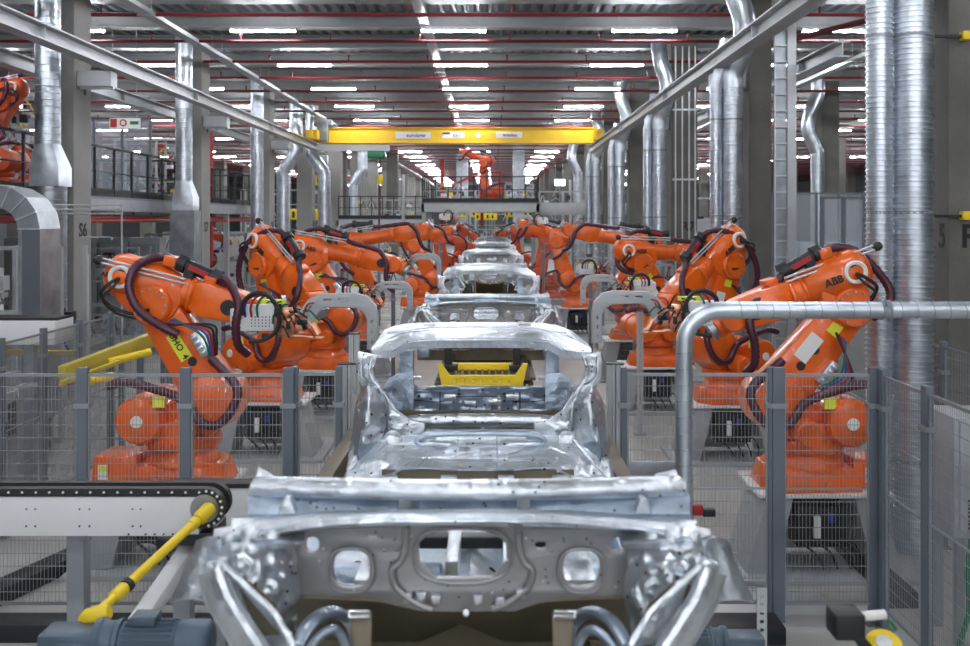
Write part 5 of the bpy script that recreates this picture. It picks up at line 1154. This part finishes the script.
for x, y, lb in ((5.7, 14.6, 'grey stand of the clear screen beyond the R6 pillar'),):
    tag(MB().box(x-.1, x+1.7, y+1.3, y+1.5, 0, 1.9).build('screen_base', 'offwhite', bevel=.01), lb, 'base')
def rack(lb, x, y, z, w, h, seed, n=22):
    random.seed(seed); t = thing('equipment_rack', lb, 'rack', (x, y, z)); b = MB()
    for sx in (0, w/2, w): b.box(sx-.03, sx+.03, -.03, .03, 0, h); b.box(sx-.03, sx+.03, .8, .86, 0, h)
    for k in range(4): b.box(0, w, -.03, .03, h*k/3.05, h*k/3.05+.06)
    b.build('frame', 'offwhite', t, smooth=0)
    for mm, nm in (('offwhite', 'control_box'), ('black', 'valve_block'), ('galv', 'fitting'), ('redb', 'red_cable'), ('yellow', 'yellow_guard'), ('steel', 'bright_casing')):
        b = MB()
        for i in range(n//4 if mm not in ('offwhite', 'black') else n//2):
            px, pz, py = random.uniform(0, w), random.uniform(0, h*.92), random.uniform(0, .7); a, c = random.uniform(.05, .28), random.uniform(.04, .22)
            if random.random() < .35: b.sweep(spline([(px, py, pz), (px+a, py-.1, pz+c*2), (px+2*a, py, pz-c)], 4), .02, 6)
            else: b.box(px, px+a, py-.1, py+.1, pz, pz+c)
        o = b.build(nm, mm, t, smooth=0); o['kind'] = 'stuff'
    return t
rk = [(-7.2, 9.4, 0, 1.9, 1.35, 'crowded grey valve rack behind the conveyor fence at the hall edge'), (-8.6, 14.0, 0, 2.2, 2.9, 'dark pipe rack below the square bent duct'), (-13.5, 22, zm, 3.6, 2.3, 'crowded equipment rack on the platform behind the black railing by S6'), (-11.8, 29.5, zm, 2.6, 2.0, 'equipment rack on the platform beyond column S7'), (-13.5, 24, 0, 4.5, 2.6, 'crowded equipment rack below the platform between S6 and S7'), (-12.5, 34, 0, 3.6, 2.8, 'crowded equipment rack below the platform beyond S7'),
      (-12.5, 47, 2.6, 4, 2.2, 'crowded machine rack far behind column S8'), (-7.5, 52, 2.6, 4, 1.8, 'machine rack behind the low platform railing'), (-2.6, 43.0, zc, 2.0, .9, 'low machine rack on the central platform, S side'), (.6, 43.2, zc, 1.3, .9, 'low machine rack on the central platform, R side'),
      (2.2, 43.5, 3.0, 2.2, 1.6, 'crowded rack with cables under the bridge beam'), (6.5, 34, 1.5, 3.4, 2.6, 'crowded rack behind the clear screens beyond R6'), (5.9, 48, 2.2, 4, 2.5, 'crowded rack far behind the R columns'), (-4.4, 33.5, .8, 2.4, 1.8, 'equipment rack by the distant S robots'), (2.3, 33.5, .8, 2.0, 1.7, 'equipment rack by the distant R robots'),
      (-4.4, 22.6, .6, 1.2, 1.7, 'small equipment rack between the S robots'), (3.4, 23.0, .6, 1.0, 1.6, 'small equipment rack between the R robots'), (-3.0, 62, 2.2, 6, 2.2, 'wide machine rack far beyond the central platform'), (-14.0, 15.6, .0, 4.2, 3.0, 'dark equipment rack behind the square sheet duct'), (-1.7, 51, .6, 3.4, 2.2, 'machine rack under the central platform')]
for k, (x, y, z, w, h, lb) in enumerate(rk): rack(lb, x, y, z, w, h, 50+k, 26 if w > 2.5 else 14)
# monitor, pictogram sign, small yellow machines
t = thing('monitor', 'bright white monitor standing on the bridge beside the R columns', 'monitor', (2.95, 41.0, zc+.55)); MB().box(-.25, .25, -.03, .03, .2, .52).build('screen_frame', 'offwhite', t, bevel=.01); MB().box(-.22, .22, -.035, -.03, .22, .49).build('lit_screen', 'screen', t, smooth=0); MB().cyl((0, 0, -.55), (0, 0, .2), .03, n=8).build('stand', 'grey', t)
t = thing('information_sign', 'white board with red and green pictograms above the platform by S6', 'sign', (-9.2, 23.6, 5.72)); MB().box(-.36, .40, -.02, .02, -.13, .13).build('board', 'paper', t, smooth=0)
MB().box(-.34, -.18, -.03, -.02, -.1, .11).build('red_patch', 'redb', t, smooth=0); MB().lathe((-.02, -.02, .01), (0, -1, 0), [(0, .09), (.01, .09)], 20).build('red_ring', 'redb', t); MB().lathe((-.02, -.03, .01), (0, -1, 0), [(0, .055), (.004, .055)], 20).build('ring_center', 'paper', t); MB().box(.15, .36, -.03, -.02, -.03, .05).build('green_patch', 'green', t, smooth=0)
MB().cyl((-.3, 0, .15), (-.3, 0, 3), .01, n=5).cyl((.3, 0, .15), (.3, 0, 3), .01, n=5).build('hanging_rod', 'grey', t)
for k, (x, y, z, w, h, lb) in enumerate(((-9.8, 43, 3.3, 2.0, .5, 'long yellow machine guard beyond the second platform'), (-8.9, 46, 5.0, .9, .5, 'small yellow machine cover high beyond S8'), (-2.2, 60, 3.5, 2.2, .55, 'yellow machine guard far beyond the central platform, S side'), (.8, 60, 3.5, 1.9, .55, 'yellow machine guard far beyond the central platform, R side'), (-1.0, 56.5, 3.3, 1.3, .4, 'small yellow machine guard beyond the central platform'))):
    t = thing('machine_guard', lb, 'machine guard', (x, y, z)); MB().box(0, w, 0, .3, 0, h).build('panel', 'yellow', t, bevel=.02); b = MB()
    for i in range(3): b.box(.1+i*(w-.3)/2, .18+i*(w-.3)/2, .1, .2, -z, 0)
    b.build('support', 'grey', t, smooth=0); b = MB()
    for i in range(int(w/.3)): b.box(.08+i*.3, .2+i*.3, -.01, .0, .1, h-.1)
    b.build('slot', 'dark', t, smooth=0)
t = thing('steel_gantry', 'red steel frame with sloping brace standing on the central platform', 'frame', (0, 44.5, 3.0))
b = MB(); b.box(-2.45, -2.25, -.1, .1, 0, 3.2); b.box(-.55, -.4, 0, .15, 0, 2.6); b.bar((-1.9, 0, 1.9), (-.3, 0, 2.7), .12, .12); b.bar((.3, 0, 1.4), (.4, 0, 2.6), .1, .1); b.bar((-.5, 0, 2.6), (.4, 0, 2.5), .1, .1); b.build('frame_bars', 'redb', t)
# slim light posts (lamp/column tubes) at the far end
b0 = MB().cyl((0, 0, 0), (0, 0, 5.3), .07, n=10).mesh('steel_post', 'alu')
for k, (x, y, lb) in enumerate(((-3.9, 41.5, 'tall slim pale post before the central platform, S side'), (-.55*2.0, 62, 'slim pale post far behind the central platform'), (1.0, 63, 'slim pale post far behind the central platform beside the yellow guard'), (3.9, 47, 'slim pale post by the far R columns'))):
    o = bpy.data.objects.new('steel_post', b0); COL.objects.link(o); o.location = (x, y, 0); tag(o, lb, 'post')
for k, (x, y, w) in enumerate(((-2.5, 66, .8), (1.3, 58, .7), (-6.7, 60, .7), (6.9, 60, .7), (-9.9, 70, .7))):
    struct(MB().box(x, x+w, y, y+w, 0, 8.05).build('concrete_column', 'galvd' if k < 2 else 'conc', smooth=0))
# drawn-out far fence lines, guards under mezzanine: dark blocks of equipment
for k, (x0, x1, y, h, lb) in enumerate(((-14, -9.4, 27, 2.8, 'grey machine cabinets row below the platform between S6 and S7'), (-14, -9.4, 40, 2.8, 'grey machine cabinets row far behind column S7'), (6.2, 13, 30, 2.6, 'grey machine cabinets row beyond the R side screens'), (7.5, 14, 44, 3.4, 'grey machine cabinets row far beyond the R columns'))):
    t = thing('cabinet_row', lb, 'cabinets', (x0, y, 0)); n = int((x1-x0)/.9)
    for i in range(n):
        c = MB().box(i*.9+.02, i*.9+.88, 0, .5, 0, h).build('cabinet', 'offwhite' if i % 3 else 'grey', t, bevel=.01); MB().box(i*.9+.1, i*.9+.8, -.02, 0, .2, h-.2).build('door', 'alu' if i % 2 else 'offwhite', c, smooth=0)
# ------------------------------------------------------------------ camera, world
w = bpy.data.worlds.new('world'); bpy.context.scene.world = w; w.use_nodes = True
w.node_tree.nodes['Background'].inputs[0].default_value = (.6, .68, .8, 1); w.node_tree.nodes['Background'].inputs[1].default_value = .0
cam = bpy.data.cameras.new('camera'); co = bpy.data.objects.new('camera', cam); COL.objects.link(co)
co.location = (0, 0, CZ); co.rotation_euler = (R(90), 0, 0); cam.sensor_width = 36; cam.lens = 36*F/970
cam.shift_x = -(492-485)/970; cam.shift_y = -(323-220)/970
cam.dof.use_dof = True; cam.dof.focus_distance = 9.6; cam.dof.aperture_fstop = 2.4; cam.clip_start = .05; cam.clip_end = 300
sc = bpy.context.scene; sc.camera = co
sc.view_settings.view_transform = 'Standard'; sc.view_settings.look = 'None'; sc.view_settings.gamma = 1; sc.view_settings.exposure = 1.08
sc.cycles.max_bounces = 6; sc.cycles.use_denoising = True
